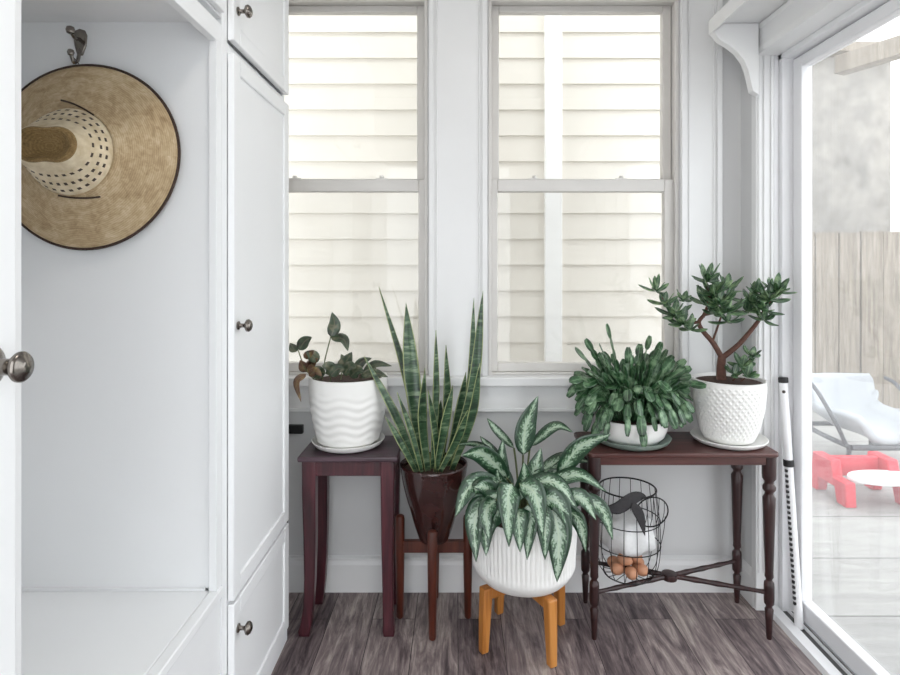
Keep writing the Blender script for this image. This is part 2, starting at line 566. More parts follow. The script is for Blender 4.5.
DOOR_Y0, DOOR_Z = 0.25, 2.03
bm = bm_new()
box(bm, XR, XR + 0.13, YRET, D, 0, ZC)
box(bm, XR, XR + 0.13, DOOR_Y0, YRET, DOOR_Z, ZC)
box(bm, XR, XR + 0.13, -0.3, DOOR_Y0, 0, ZC)
struct('wall_right', bm, 'wall', 'pale wall around the sliding glass door', 'wall')
bm = bm_new(); box(bm, XL - 0.1, XL, -0.16, D, 0, ZC)
struct('wall_left', bm, 'wall', 'white wall behind the built-in cabinets', 'wall')

bm = bm_new()
box(bm, XL, -0.60, -0.16, -0.06, 0, ZC); box(bm, 0.42, XR + 0.13, -0.16, -0.06, 0, ZC); box(bm, -0.60, 0.42, -0.16, -0.06, 2.07, ZC)
struct('wall_front', bm, 'wall', 'white wall with the doorway the room is seen from', 'wall')

# baseboards
bm = bm_new()
prism(bm, [(D, 0), (D - 0.016, 0), (D - 0.016, 0.105), (D - 0.011, 0.118), (D - 0.011, 0.128), (D, 0.135)], 'X', XL, XR)
struct('baseboard_back', bm, 'paint_trim', 'white moulded baseboard under the windows', 'baseboard')
bm = bm_new()
prism(bm, [(XR, 0), (XR - 0.014, 0), (XR - 0.014, 0.105), (XR - 0.008, 0.12), (XR, 0.13)], 'Y', YRET + 0.004, D - 0.016)
struct('baseboard_right', bm, 'paint_trim', 'short white baseboard in the corner behind the console table', 'baseboard')

# casings of the windows
def casing(bm, x0, x1, z0, z1):
    box(bm, x0, x1, D - 0.016, D, z0, z1)
    for a, b in ((x0, x0 + 0.020), (x1 - 0.020, x1)):
        box(bm, a, b, D - 0.026, D - 0.016, z0, z1)
    w = x1 - x0
    box(bm, x0 + 0.028, x0 + 0.034, D - 0.021, D - 0.016, z0, z1)
    box(bm, x1 - 0.034, x1 - 0.028, D - 0.021, D - 0.016, z0, z1)
bm = bm_new(); casing(bm, -WX0 + 0.006, WX0 - 0.006, WZ0, 2.45)
struct('trim_1', bm, 'paint_trim', 'white vertical casing between the two windows', 'trim', bevel=0.002)
bm = bm_new(); casing(bm, WX1 + 0.004, 1.012, WZ0, 2.45)
struct('trim_2', bm, 'paint_trim', 'white casing on the right of the right window', 'trim', bevel=0.002)
bm = bm_new(); casing(bm, -1.012, -WX1 - 0.004, WZ0, 2.45)
struct('trim_3', bm, 'paint_trim', 'white casing left of the left window, behind the cabinet', 'trim', bevel=0.002)
bm = bm_new()
box(bm, -WX1 - 0.004, -WX0 + 0.006, D - 0.016, D, WZ1 - 0.003, 2.45)
box(bm, WX0 - 0.006, WX1 + 0.004, D - 0.016, D, WZ1 - 0.003, 2.45)
struct('trim_4', bm, 'paint_trim', 'white head casing over the windows', 'trim', bevel=0.002)
bm = bm_new()
box(bm, -1.03, 1.03, D - 0.055, D, WZ0 - 0.034, WZ0)
struct('trim_5', bm, 'paint_trim', 'white window stool running under both windows', 'trim', bevel=0.005)
bm = bm_new()
box(bm, -1.02, 1.02, D - 0.018, D, 0.702, WZ0 - 0.034)
box(bm, -1.02, 1.02, D - 0.024, D, 0.696, 0.708)
struct('trim_6', bm, 'paint_trim', 'white apron board below the window stool', 'trim', bevel=0.002)

# ------------------------------------------------------------------ sash windows
def sash_window(name, s, label):
    root = thing(name, (s * 0.485, D, WZ0), label, 'window', kind='structure')
    X = lambda x: s * x
    def bx(bm, xa, xb, ya, yb, za, zb):
        a, b = sorted((X(xa), X(xb)))
        box(bm, a, b, ya, yb, za, zb)
    bm = bm_new()                                       # jambs and stops lining the opening
    bx(bm, WX0, WX0 + 0.004, D, T1, WZ0, WZ1); bx(bm, WX1 - 0.004, WX1, D, T1, WZ0, WZ1)
    bx(bm, WX0, WX1, D, T1, WZ1 - 0.004, WZ1); bx(bm, WX0, WX1, D, T1, WZ0, WZ0 + 0.010)
    for a, b in ((WX0, WX0 + 0.012), (WX1 - 0.012, WX1)):
        bx(bm, a, b, D - 0.004, D + 0.014, WZ0, WZ1)
    bx(bm, WX0, WX1, D - 0.004, D + 0.014, WZ1 - 0.014, WZ1)
    obj('window_frame', bm, 'sash', root, bevel=0.0015)
    zm0, zm1 = 1.548, 1.592
    # upper sash, further out
    y0, y1 = D + 0.058, D + 0.092
    bm = bm_new()
    gx0, gx1, gz0, gz1 = 0.1625, 0.8125, 1.600, 2.262
    bx(bm, 0.124, gx0, y0, y1, zm0, WZ1 - 0.004); bx(bm, gx1, 0.846, y0, y1, zm0, WZ1 - 0.004)
    bx(bm, gx0, gx1, y0, y1, gz1, WZ1 - 0.004); bx(bm, gx0, gx1, y0, y1, zm0 + 0.01, gz0)
    us = obj('upper_sash', bm, 'sash', root, bevel=0.003)
    bm = bm_new(); bx(bm, gx0 - 0.004, gx1 + 0.004, D + 0.074, D + 0.077, gz0 - 0.004, gz1 + 0.004)
    obj('pane', bm, 'glass', us)
    # lower sash
    y0, y1 = D + 0.018, D + 0.054
    bm = bm_new()
    gx0, gx1, gz0, gz1 = 0.1545, 0.8055, 0.876, 1.540
    bx(bm, 0.126, gx0, y0, y1, WZ0 + 0.010, zm1); bx(bm, gx1, 0.844, y0, y1, WZ0 + 0.010, zm1)
    bx(bm, gx0, gx1, y0, y1, WZ0 + 0.010, gz0); bx(bm, gx0, gx1, y0, y1, zm0 - 0.004, zm1)
    ls = obj('lower_sash', bm, 'sash', root, bevel=0.003)
    bm = bm_new(); bx(bm, gx0 - 0.004, gx1 + 0.004, D + 0.034, D + 0.037, gz0 - 0.004, gz1 + 0.004)
    obj('pane', bm, 'glass', ls)
    bm = bm_new(); bx(bm, 0.135, 0.835, D + 0.104, D + 0.106, 0.85, 1.57)
    obj('insect_screen', bm, 'screen', root)
    for q in (0.30, 0.64):                              # sash locks on the meeting rail
        bm = bm_new()
        bx(bm, q - 0.022, q + 0.022, D + 0.024, D + 0.046, zm1, zm1 + 0.006)
        lathe(bm, [(0.009, 0), (0.009, 0.008), (0.006, 0.011)], (X(q), D + 0.034, zm1 + 0.006), 12)
        obj('sash_lock', bm, 'sash', root, bevel=0.001, label='small grey sash lock')
    return root
sash_window('window_1', -1, 'left double hung sash window beside the tall cabinet')
sash_window('window_2', 1, 'right double hung sash window behind the cactus plant')

# ------------------------------------------------------------------ sliding glass door
XD0, XD1 = 1.205, 1.245
sd = thing('door_1', (1.22, 1.2, 0), 'sliding glass patio door in the right wall', 'door', kind='structure')
bm = bm_new()
# sill: raised inner lip, channel, rail
prism(bm, [(1.118, 0), (1.126, 0.016), (1.160, 0.020), (1.164, 0.006), (1.186, 0.006), (1.188, 0.016), (1.194, 0.016), (1.196, 0.006), (1.262, 0.006), (1.262, 0.0)], 'Y', DOOR_Y0, YRET)
obj('sill_track', bm, 'vinyl', sd, flat=True)
bm = bm_new()
box(bm, 1.164, 1.187, DOOR_Y0, YRET - 0.01, 0.0062, 0.0085); box(bm, 1.1945, 1.206, DOOR_Y0, YRET - 0.01, 0.0062, 0.0085)
obj('track_channel', bm, 'seal', sd, flat=True, label='dark channel of the sliding door track')
bm = bm_new()
box(bm, 1.168, 1.262, YRET - 0.030, YRET, 0, DOOR_Z); box(bm, 1.168, 1.262, DOOR_Y0, DOOR_Y0 + 0.03, 0, DOOR_Z)
box(bm, 1.168, 1.262, DOOR_Y0, YRET, DOOR_Z - 0.03, DOOR_Z)
box(bm, 1.150, 1.168, YRET - 0.012, YRET, 0, DOOR_Z)
obj('door_frame', bm, 'vinyl', sd, bevel=0.003)
bm = bm_new()
yA, yB = 1.15, YRET - 0.034
box(bm, XD0, XD1, yB - 0.05, yB, 0.012, 1.995); box(bm, XD0, XD1, yA, yA + 0.05, 0.012, 1.995)
box(bm, XD0, XD1, yA + 0.05, yB - 0.05, 0.012, 0.078); box(bm, XD0, XD1, yA + 0.05, yB - 0.05, 1.955, 1.995)
pn = obj('sliding_panel', bm, 'vinyl', sd, bevel=0.004)
bm = bm_new(); box(bm, XD0 + 0.018, XD0 + 0.023, yA + 0.045, yB - 0.045, 0.072, 1.96)
obj('pane', bm, 'door_glass', pn)
bm = bm_new()
yC, yD = DOOR_Y0 + 0.034, 1.20
box(bm, 1.247, 1.262, yD - 0.05, yD, 0.012, 1.995); box(bm, 1.247, 1.262, yC, yC + 0.05, 0.012, 1.995)
box(bm, 1.247, 1.262, yC + 0.05, yD - 0.05, 0.012, 0.078); box(bm, 1.247, 1.262, yC + 0.05, yD - 0.05, 1.955, 1.995)
fx = obj('fixed_panel', bm, 'vinyl', sd, bevel=0.003)
bm = bm_new(); box(bm, 1.252, 1.256, yC + 0.045, yD - 0.045, 0.072, 1.96)
obj('pane', bm, 'door_glass', fx)

# casing round the sliding door: fluted return facing the room and head
bm = bm_new()
box(bm, XR - 0.012, 1.150, YRET - 0.014, YRET + 0.02, 0, 2.04)
for x in (1.089, 1.108, 1.134):
    box(bm, x, x + 0.010, YRET - 0.020, YRET - 0.014, 0.14, 2.04)
struct('trim_7', bm, 'paint_trim', 'white fluted casing at the far side of the sliding door', 'trim', bevel=0.003)
bm = bm_new()
box(bm, XR - 0.012, 1.168, DOOR_Y0, YRET - 0.014, DOOR_Z - 0.012, DOOR_Z + 0.0)
prism(bm, [(XR, 2.02), (XR - 0.012, 2.02), (XR - 0.018, 2.035), (XR - 0.018, 2.10), (XR - 0.024, 2.115), (XR, 2.115)], 'Y', DOOR_Y0, YRET)
struct('trim_8', bm, 'paint_trim', 'white head casing over the sliding door', 'trim', bevel=0.002)

# ledge shelf on ogee bracket above the sliding door
sh = thing('ledge_shelf', (1.0, 1.2, 2.08), 'white moulded ledge shelf on a curved bracket above the sliding door', 'shelf')
xs = 0.905
bm = bm_new()
prism(bm, [(XR - 0.024, 2.118), (xs + 0.018, 2.118), (xs + 0.010, 2.088), (xs, 2.086), (xs, 2.140), (XR, 2.140), (XR, 2.118)], 'Y', 0.3, 2.075)
obj('shelf_board', bm, 'paint_trim', sh, bevel=0.0015)
ogee = [(XR - 0.0255, 2.117), (xs + 0.020, 2.117), (xs + 0.004, 2.086), (xs + 0.012, 2.076), (xs + 0.026, 2.058), (xs + 0.058, 2.040), (xs + 0.088, 2.016), (xs + 0.112, 1.984), (xs + 0.126, 1.950), (xs + 0.134, 1.915), (xs + 0.143, 1.876), (XR - 0.0255, 1.862)]
bm = bm_new(); prism(bm, ogee, 'Y', 2.040, 2.072)
obj('bracket', bm, 'paint_trim', sh, bevel=0.002)
bm = bm_new(); prism(bm, ogee, 'Y', 0.32, 0.352)
obj('bracket', bm, 'paint_trim', sh, bevel=0.002)

# ------------------------------------------------------------------ security bar standing in the track
sb = thing('security_bar', P(799, 622, 1.975), 'white sliding door security bar with black clips leaning on the jamb', 'door bar')
b0, b1 = Vector((1.172, 1.972, 0.010)), Vector((1.163, 2.052, 0.842))
bm = bm_new(); tube(bm, [b0, b0.lerp(b1, 0.5), b1], 0.014, 14)
obj('bar', bm, 'vinyl', sb, bevel=0.002)
bm = bm_new(); tube(bm, [b1 - (b1 - b0).normalized() * 0.006, b1 + (b1 - b0).normalized() * 0.014], 0.0165, 14)
obj('end_cap', bm, 'black', sb, bevel=0.003)
cc = b0.lerp(b1, 0.645)
bm = bm_new(); tube(bm, [cc, cc + (b1 - b0).normalized() * 0.024], 0.0175, 14)
obj('collar', bm, 'black', sb, bevel=0.003)
bm = bm_new()
for k in range(26):
    p = b0.lerp(b1, 0.10 + 0.53 * k / 25)
    q = p + Vector((-0.0125, -0.006, 0))
    box(bm, q.x - 0.004, q.x + 0.003, q.y - 0.004, q.y + 0.004, q.z - 0.0045, q.z + 0.0045)
obj('notch_strip', bm, 'black', sb, label='row of small dark notches down the bar')
bm = bm_new(); lathe(bm, [(0.006, 0), (0.005, 0.004)], b1 + Vector((-0.006, -0.0135, -0.035)), 12, axis=(-0.3, -1, 0))
obj('pivot_pin', bm, 'nickel', sb)

# ================================================================== BUILT-IN CABINETS
XC = -0.582                       # front plane
YC0, YC1 = 1.415, 1.925
def knob(parent, y, z, x=XC + 0.018, r=0.0155):
    bm = bm_new()
    lathe(bm, [(0.011, 0), (0.011, 0.003), (0.0055, 0.006), (0.005, 0.016), (0.009, 0.019), (r, 0.023), (r + 0.001, 0.028), (r - 0.003, 0.033), (0.006, 0.036)], (x, y, z), 20, axis=(1, 0, 0))
    return obj('knob', bm, 'nickel', parent, angle=60)

tc = thing('tall_cabinet', (-0.85, 1.69, 0), 'tall white built-in cabinet with three panelled doors beside the windows', 'cabinet')
bm = bm_new(); box(bm, XL, XC - 0.02, YC0, YC1, 0.0, ZC - 0.01)
obj('body', bm, 'paint', tc, flat=True)
bm = bm_new()                                          # face frame
fy0, fy1 = YC0, YC1
box(bm, XC - 0.02, XC, fy0, fy0 + 0.034, 0, ZC - 0.01)
box(bm, XC - 0.02, XC, fy1 - 0.022, fy1, 0, ZC - 0.01)
for z0, z1 in ((0, 0.055), (0.388, 0.41), (1.77, 1.815), (2.50, ZC - 0.01)):
    box(bm, XC - 0.02, XC, fy0 + 0.034, fy1 - 0.022, z0, z1)
obj('face_frame', bm, 'paint', tc, bevel=0.0015)
def panel_door(z0, z1, zk):
    y0, y1 = YC0 + 0.030, YC1 - 0.010
    x0, x1 = XC + 0.001, XC + 0.018
    st = 0.045
    bm = bm_new()
    box(bm, x0, x1 - 0.006, y0 + 0.03, y1 - 0.03, z0 + 0.03, z1 - 0.03)
    box(bm, x0, x1, y0, y0 + st, z0, z1); box(bm, x0, x1, y1 - st, y1, z0, z1)
    box(bm, x0, x1, y0 + st, y1 - st, z0, z0 + st); box(bm, x0, x1, y0 + st, y1 - st, z1 - st, z1)
    d = obj('door', bm, 'paint', tc, bevel=0.003)
    knob(d, y0 + 0.026, zk)
panel_door(1.822, 2.52, 1.905)
panel_door(0.407, 1.790, 1.10)
panel_door(0.050, 0.398, 0.325)
bm = bm_new(); box(bm, XC, XC + 0.010, YC0, YC1, 0, 0.040)
obj('toe_board', bm, 'paint', tc, bevel=0.003)
bm = bm_new(); 
tube(bm, [(XC + 0.004, YC1 + 0.004, 0.385), (XC + 0.004, YC1 + 0.004, 0.42)], 0.006, 10); box(bm, XC - 0.02, XC, YC1, YC1 + 0.003, 0.385, 0.42)
obj('hinge', bm, 'nickel', tc)

# nook with bench
YN0 = 0.69
nb = thing('bench_nook', (-0.86, 1.05, 0), 'white built-in entry nook with a bench seat where the straw hat hangs', 'bench')
bm = bm_new()
box(bm, XL, XL + 0.02, YN0, YC0 - 0.02, 0.47, 1.86)                   # back
box(bm, XL, XC - 0.02, YC0 - 0.02, YC0 - 0.001, 0.47, 1.86)                    # far side panel
box(bm, XL, XC - 0.02, YN0, YN0 + 0.02, 0.0, 1.86)                    # near side panel
box(bm, XL + 0.02, XC - 0.02, YN0 + 0.02, YC0 - 0.02, 1.845, 1.86)    # top
obj('panelling', bm, 'paint', nb, flat=True)
bm = bm_new()
box(bm, XL + 0.02, XC - 0.02, YN0 + 0.02, YC0 - 0.0205, 0.435, 0.4655)
box(bm, XC - 0.02, XC + 0.006, YN0, YC0 - 0.001, 0.443, 0.4655)
obj('bench_seat', bm, 'paint', nb, bevel=0.003)
bm = bm_new(); box(bm, XC - 0.04, XC - 0.004, YN0 + 0.02, YC0 - 0.001, 0, 0.434)
obj('bench_front', bm, 'paint', nb, flat=True)
bm = bm_new()
box(bm, XC - 0.02, XC, YC0 - 0.030, YC0 - 0.001, 0.466, 1.797)
box(bm, XC - 0.02, XC, YN0, 0.766, 0.466, 1.797)
box(bm, XC - 0.02, XC, YN0, YC0 - 0.001, 1.797, 1.846)
obj('face_frame', bm, 'paint', nb, bevel=0.0015)
bm = bm_new(); box(bm, XL + 0.02, XC - 0.03, YC0 - 0.028, YC0 - 0.0205, 0.466, 0.472)
obj('bead', bm, 'paint', nb)

oc = thing('overhead_cabinet', (-0.86, 1.12, 1.862), 'white overhead cabinet above the bench nook, at the top edge', 'cabinet')
bm = bm_new(); box(bm, XL, XC - 0.02, YN0, YC0 - 0.001, 1.862, ZC - 0.01)
obj('body', bm, 'paint', oc, flat=True)
bm = bm_new()
box(bm, XC - 0.02, XC, YN0, YC0 - 0.001, 1.862, 1.872); box(bm, XC - 0.02, XC, YC0 - 0.03, YC0 - 0.001, 1.872, ZC - 0.01)
box(bm, XC - 0.02, XC, YN0, YN0 + 0.03, 1.872, ZC - 0.01)
obj('face_frame', bm, 'paint', oc, bevel=0.0015)
bm = bm_new()
box(bm, XC + 0.001, XC + 0.018, YN0 + 0.02, YC0 - 0.022, 1.866, 2.52)
obj('door', bm, 'paint', oc, bevel=0.003)

# ------------------------------------------------------------------ near white door with knob
ed = thing('door_2', (-0.60, 0.30, 0), 'white entry door standing open at the left edge', 'door', kind='structure')
bm = bm_new(); box(bm, -0.602, -0.564, -0.06, 0.735, 0.008, 2.05)
obj('door_leaf', bm, 'paint', ed, bevel=0.004, seg=3)
bm = bm_new(); kx, ky, kz = -0.564, 0.686, 1.25 - 100 * 0.686 / F
lathe(bm, [(0.026, 0), (0.026, 0.004), (0.019, 0.008), (0.011, 0.011), (0.010, 0.024), (0.010, 0.032), (0.015, 0.036), (0.0185, 0.040), (0.0185, 0.043), (0.016, 0.046), (0.011, 0.047), (0.009, 0.049), (0.004, 0.050)], (kx, ky, kz), 28, axis=(1, 0, 0))
obj('door_knob', bm, 'nickel', ed, angle=60)

# ------------------------------------------------------------------ coat hook and straw hat
YP = YC0 - 0.02
hk = thing('coat_hook', (-0.928, YP, 1.80), 'aged metal coat hook on the nook wall above the hat', 'hook')
hx = (81 - VX) * YP / F
hz = lambda py: CH - (py - VY) * YP / F
bm = bm_new()
prism(bm, [(hx - 0.016, hz(36)), (hx - 0.011, hz(31)), (hx, hz(29.5)), (hx + 0.012, hz(31)), (hx + 0.017, hz(36)), (hx + 0.015, hz(46)), (hx + 0.006, hz(56)), (hx - 0.006, hz(56)), (hx - 0.013, hz(46))], 'Y', YP - 0.006, YP)
obj('plate', bm, 'nickel', hk, bevel=0.002)
bm = bm_new()
tube(bm, smooth([(hx, YP - 0.004, hz(50)), (hx, YP - 0.012, hz(62)), (hx, YP - 0.026, hz(66)), (hx, YP - 0.036, hz(60))], 6), 0.0042, 10)
lathe(bm, [(0.002, -0.008), (0.006, -0.006), (0.008, 0), (0.006, 0.006), (0.002, 0.008)], (hx, YP - 0.037, hz(58)), 14)
obj('hook_arm', bm, 'nickel', hk)
bm = bm_new()
tube(bm, smooth([(hx, YP - 0.004, hz(40)), (hx + 0.002, YP - 0.024, hz(42)), (hx + 0.002, YP - 0.04, hz(38))], 6), 0.0045, 10)
lathe(bm, [(0.002, -0.010), (0.008, -0.007), (0.010, 0), (0.008, 0.007), (0.002, 0.010)], (hx + 0.002, YP - 0.041, hz(37)), 14)
obj('upper_prong', bm, 'nickel', hk)

HC = Vector((-0.893, YP - 0.016, 1.515)); HR = 0.222
ht = thing('straw_hat', HC, 'wide brimmed straw hat with dark edging hanging from the coat hook', 'hat')
AX = (0.0, -1, 0.0)
def brim_r(r, z, t):
    return r * (1 + 0.012 * math.sin(2 * t + 0.6) + 0.006 * math.sin(3 * t))
bm = bm_new()
lathe(bm, [(HR, 0.0), (HR - 0.008, 0.003), (0.200, 0.010), (0.180, 0.018), (0.160, 0.026), (0.140, 0.034), (0.122, 0.042), (0.108, 0.050), (0.100, 0.058)], HC, 96, axis=AX, rfun=brim_r, cap0=False, cap1=False)
obj('brim', bm, 'straw', ht, solid=0.003)
bm = bm_new()
pts = []
q = Vector((0, 0, 1)).rotation_difference(Vector(AX))
for i in range(96):
    t = 2 * PI * i / 96
    pts.append(HC + q @ Vector((brim_r(HR, 0, t) * math.cos(t), brim_r(HR, 0, t) * math.sin(t), 0.0005)))
tube(bm, pts, 0.0036, 8, closed=True)
obj('edge_binding', bm, 'binding', ht)
ex = Vector((-1, 0, 0))
bm = bm_new()
def crown_r(r, z, t):
    k = max(0, min(1, (z - 0.07) / 0.07))
    c2 = math.cos(2 * t)
    return r * (1 + 0.06 * k) * (1 - 0.48 * k * math.sin(t) ** 2)
lathe(bm, [(0.100, 0.055), (0.099, 0.062), (0.095, 0.075), (0.090, 0.090), (0.084, 0.105), (0.078, 0.118), (0.072, 0.130), (0.066, 0.138)], HC, 64, axis=AX, rfun=crown_r, cap0=False, cap1=False)
cr = obj('crown', bm, 'crown', ht)
bm = bm_new()
lathe(bm, [(0.066, 0.138), (0.062, 0.143), (0.054, 0.144), (0.046, 0.138), (0.036, 0.130), (0.022, 0.125), (0.006, 0.124)], HC, 64, axis=AX, rfun=crown_r, cap0=False, cap1=True)
obj('crown_top', bm, 'straw_top', ht, label='darker olive straw dent in the top of the crown')
for a0, a1 in ((0.95, 1.75), (4.5, 5.3)):
    pp = []
    for i in range(10):
        t = a0 + (a1 - a0) * i / 9
        rr = 0.103 + 0.02 * (i / 9) ** 2
        pp.append(HC + Vector((rr * math.cos(t) - 0.004, -(0.0595 - 0.5 * 0.02 * (i / 9) ** 2), rr * math.sin(t))))
    bm = bm_new(); tube(bm, pp, 0.0022, 6)
    obj('cord', bm, 'binding', ht, label='dark cord at the base of the crown')
bm = bm_new()
tube(bm, smooth([(hx - 0.006, YP - 0.0175, HC.z + HR + 0.0), (hx - 0.005, YP - 0.026, hz(64)), (hx, YP - 0.030, hz(62) ), (hx + 0.005, YP - 0.026, hz(64)), (hx + 0.006, YP - 0.0175, HC.z + HR + 0.0)], 5), 0.0013, 6)
obj('hanging_loop', bm, 'binding', ht)

# small black box on the wall behind the side table
bm = bm_new(); a = P(289, 432, D); b = P(304, 424, D)
box(bm, a.x - 0.02, b.x, D - 0.02, D, a.z - 0.002, b.z)
o = tag(obj('wall_socket', bm, 'black', None, bevel=0.003, at=((a.x + b.x) / 2, D, a.z)), 'small black box on the wall between the cabinet and the wavy pot', 'wall box')

# ================================================================== SIDE TABLE (left)
TZ = 0.612
tx0, tx1, ty0, ty1 = -0.540, -0.202, 1.925, 2.178
st = thing('side_table', ((tx0 + tx1) / 2, (ty0 + ty1) / 2, 0), 'dark mahogany side table holding the white wavy pot', 'table')
bm = bm_new(); box(bm, tx0, tx1, ty0, ty1, TZ - 0.018, TZ)
obj('tabletop', bm, 'mahogany_top', st, bevel=0.005, seg=3)
bm = bm_new()
i0 = 0.012
box(bm, tx0 + i0 + 0.04, tx1 - i0 - 0.04, ty0 + i0 + 0.006, ty0 + i0 + 0.024, TZ - 0.07, TZ - 0.018)
box(bm, tx0 + i0 + 0.04, tx1 - i0 - 0.04, ty1 - i0 - 0.024, ty1 - i0 - 0.006, TZ - 0.07, TZ - 0.018)
box(bm, tx0 + i0 + 0.006, tx0 + i0 + 0.024, ty0 + i0 + 0.04, ty1 - i0 - 0.04, TZ - 0.07, TZ - 0.018)
box(bm, tx1 - i0 - 0.024, tx1 - i0 - 0.006, ty0 + i0 + 0.04, ty1 - i0 - 0.04, TZ - 0.07, TZ - 0.018)
obj('apron', bm, 'mahogany', st, bevel=0.002)
def saber_leg(bm, cx, cy, sx, sy, h):
    """square leg that tapers and kicks outwards at the foot"""
    rows = []
    for k, (z, w, off) in enumerate([(h, 0.046, 0), (h * 0.8, 0.045, 0), (h * 0.55, 0.041, -0.002), (h * 0.32, 0.036, -0.001), (h * 0.16, 0.034, 0.003), (h * 0.07, 0.036, 0.010), (0.018, 0.040, 0.016), (0.0, 0.036, 0.016)]):
        x = cx + sx * off; y = cy + sy * off * 0.3
        rows.append([bm.verts.new((x + a * w / 2, y + b * w / 2, z)) for a, b in ((-1, -1), (1, -1), (1, 1), (-1, 1))])
    for a, b in zip(rows, rows[1:]):
        for i in range(4):
            bm.faces.new((a[i], a[(i + 1) % 4], b[(i + 1) % 4], b[i]))
    bm.faces.new(rows[0]); bm.faces.new(list(reversed(rows[-1])))
for sx in (-1, 1):
    for sy in (-1, 1):
        cx = tx0 + i0 + 0.023 if sx < 0 else tx1 - i0 - 0.025
        cy = ty0 + i0 + 0.023 if sy < 0 else ty1 - i0 - 0.030
        bm = bm_new(); saber_leg(bm, cx, cy, sx if sx < 0 else 0.3, sy, TZ - 0.018)
        obj('leg', bm, 'mahogany', st, bevel=0.004)

# ------------------------------------------------------------------ wavy pot and saucer
pc = Vector(((348.5 - VX) * 2.056 / F, 2.056, TZ))
bm = bm_new()
lathe(bm, [(0.085, 0.0), (0.100, 0.002), (0.118, 0.010), (0.127, 0.022), (0.129, 0.026), (0.126, 0.027), (0.114, 0.016), (0.098, 0.009), (0.0, 0.008)][:-1] + [(0.001, 0.008)], pc, 64)
tag(obj('saucer', bm, 'ceramic', None, at=pc), 'round white saucer on the mahogany side table under the wavy pot', 'saucer')
wp = thing('potted_peperomia', pc + Vector((0, 0, 0.009)), 'leafy plant with dusky leaves in white wavy ribbed pot on side table', 'potted plant')
pb = pc + Vector((0, 0, 0.0095))
def wav(r, z, t):
    if r < 0.06 or z < 0.012 or z > 0.20:
        return r
    k = min(1, (z - 0.012) / 0.03, (0.20 - z) / 0.04)
    return r + 0.0014 * k * math.sin((z - 0.007 * math.sin(7 * t)) * 2 * PI / 0.030)
prof = [(0.080, 0.0), (0.094, 0.004), (0.104, 0.012)]
for i in range(1, 66):
    z = 0.012 + 0.226 * i / 65
    v = z / 0.238
    r = 0.104 + 0.034 * math.sin(min(1, v * 1.12) * PI / 2) ** 0.9
    prof.append((r, z))
prof += [(0.1375, 0.2405), (0.133, 0.2415), (0.130, 0.239), (0.128, 0.218), (0.001, 0.213)]
bm = bm_new(); lathe(bm, prof, pb, 128, rfun=wav, cap1=False)
obj('pot', bm, 'matte_pot', wp, angle=60)
bm = bm_new(); lathe(bm, [(0.1285, 0.214), (0.127, 0.222), (0.09, 0.228), (0.04, 0.230), (0.002, 0.230)], pb, 40)
obj('soil', bm, 'soil', wp)
YL = 2.03
def pxleaf(bm, base, tip, wpx, Y0, Y1, bend=(0, 0), roll=0.0, shape='ovate', fold=0.18, cup=0.0, face=None, twist=0.0, nseg=12):
    A, B = P(base[0], base[1], Y0), P(tip[0], tip[1], Y1)
    mid = P((base[0] + tip[0]) / 2 + bend[0], (base[1] + tip[1]) / 2 + bend[1], (Y0 + Y1) / 2)
    leaf(bm, [A, mid, B], wpx * Y1 / F, face or Vector((0, -1, 0.3)), roll, fold, shape, nseg, cup, twist)
bm = bm_new()
for b, t, w, y0, y1, bd, rl in [
    ((331, 337), (332, 312), 11, 2.03, 2.02, (3, 0), 0.3), ((331, 337), (348, 351), 10, 2.03, 1.99, (4, -5), -0.5),
    ((299, 350), (312, 337), 10, 2.00, 1.98, (-1, -2), 0.2), ((296, 352), (290, 343), 8, 2.0, 2.02, (0, 0), 0.4),
    ((340, 372), (352, 352), 12, 2.02, 2.02, (0, 0), 0.2), ((343, 374), (356, 368), 12, 1.98, 1.95, (0, -4), -0.4),
    ((355, 372), (372, 358), 8, 2.05, 2.06, (-2, -3), 0.4), ((362, 374), (392, 366), 8, 2.03, 2.0, (-2, -6), -0.4),
    ((360, 376), (388, 377), 9, 2.0, 1.96, (0, -4), -0.5), ((335, 374), (322, 366), 11, 1.99, 1.95, (0, -3), 0.2),
    ((330, 376), (345, 370), 10, 1.97, 1.94, (0, -4), 0.1), ((346, 374), (341, 354), 11, 2.05, 2.06, (2, 0), 0.5),
    ((371, 375), (374, 360), 7, 2.06, 2.08, (0, 0), 0.3), ((322, 378), (312, 372), 12, 2.0, 1.96, (0, -3), 0.1),
    ((350, 377), (364, 372), 11, 1.98, 1.94, (0, -4), 0.0), ((318, 362), (306, 352), 10, 2.0, 1.97, (0, -2), 0.1)]:
    pxleaf(bm, b, t, w * 1.3, y0, y1, bd, rl)
obj('foliage', bm, 'leaf_hoya', wp, solid=0.0012)
bm = bm_new()
for b, t, w, y0, y1, bd, rl in [
    ((306, 372), (318, 358), 11, 2.02, 1.99, (0, -2), 0.1), ((306, 372), (300, 360), 11, 2.01, 1.98, (0, 0), 0.2),
    ((308, 373), (315, 372), 10, 1.99, 1.95, (0, -4), 0.0), ((306, 374), (301, 402), 9, 1.97, 1.92, (-7, -6), 0.3),
    ((309, 376), (322, 376), 10, 1.97, 1.94, (0, -5), 0.0), ((304, 358), (314, 350), 9, 1.99, 1.97, (0, 0), 0.3)]:
    pxleaf(bm, b, t, w, y0, y1, bd, rl)
obj('rusty_leaves', bm, 'leaf_rust', wp, solid=0.0012, label='rusty brown leaves at the pot rim')
bm = bm_new()
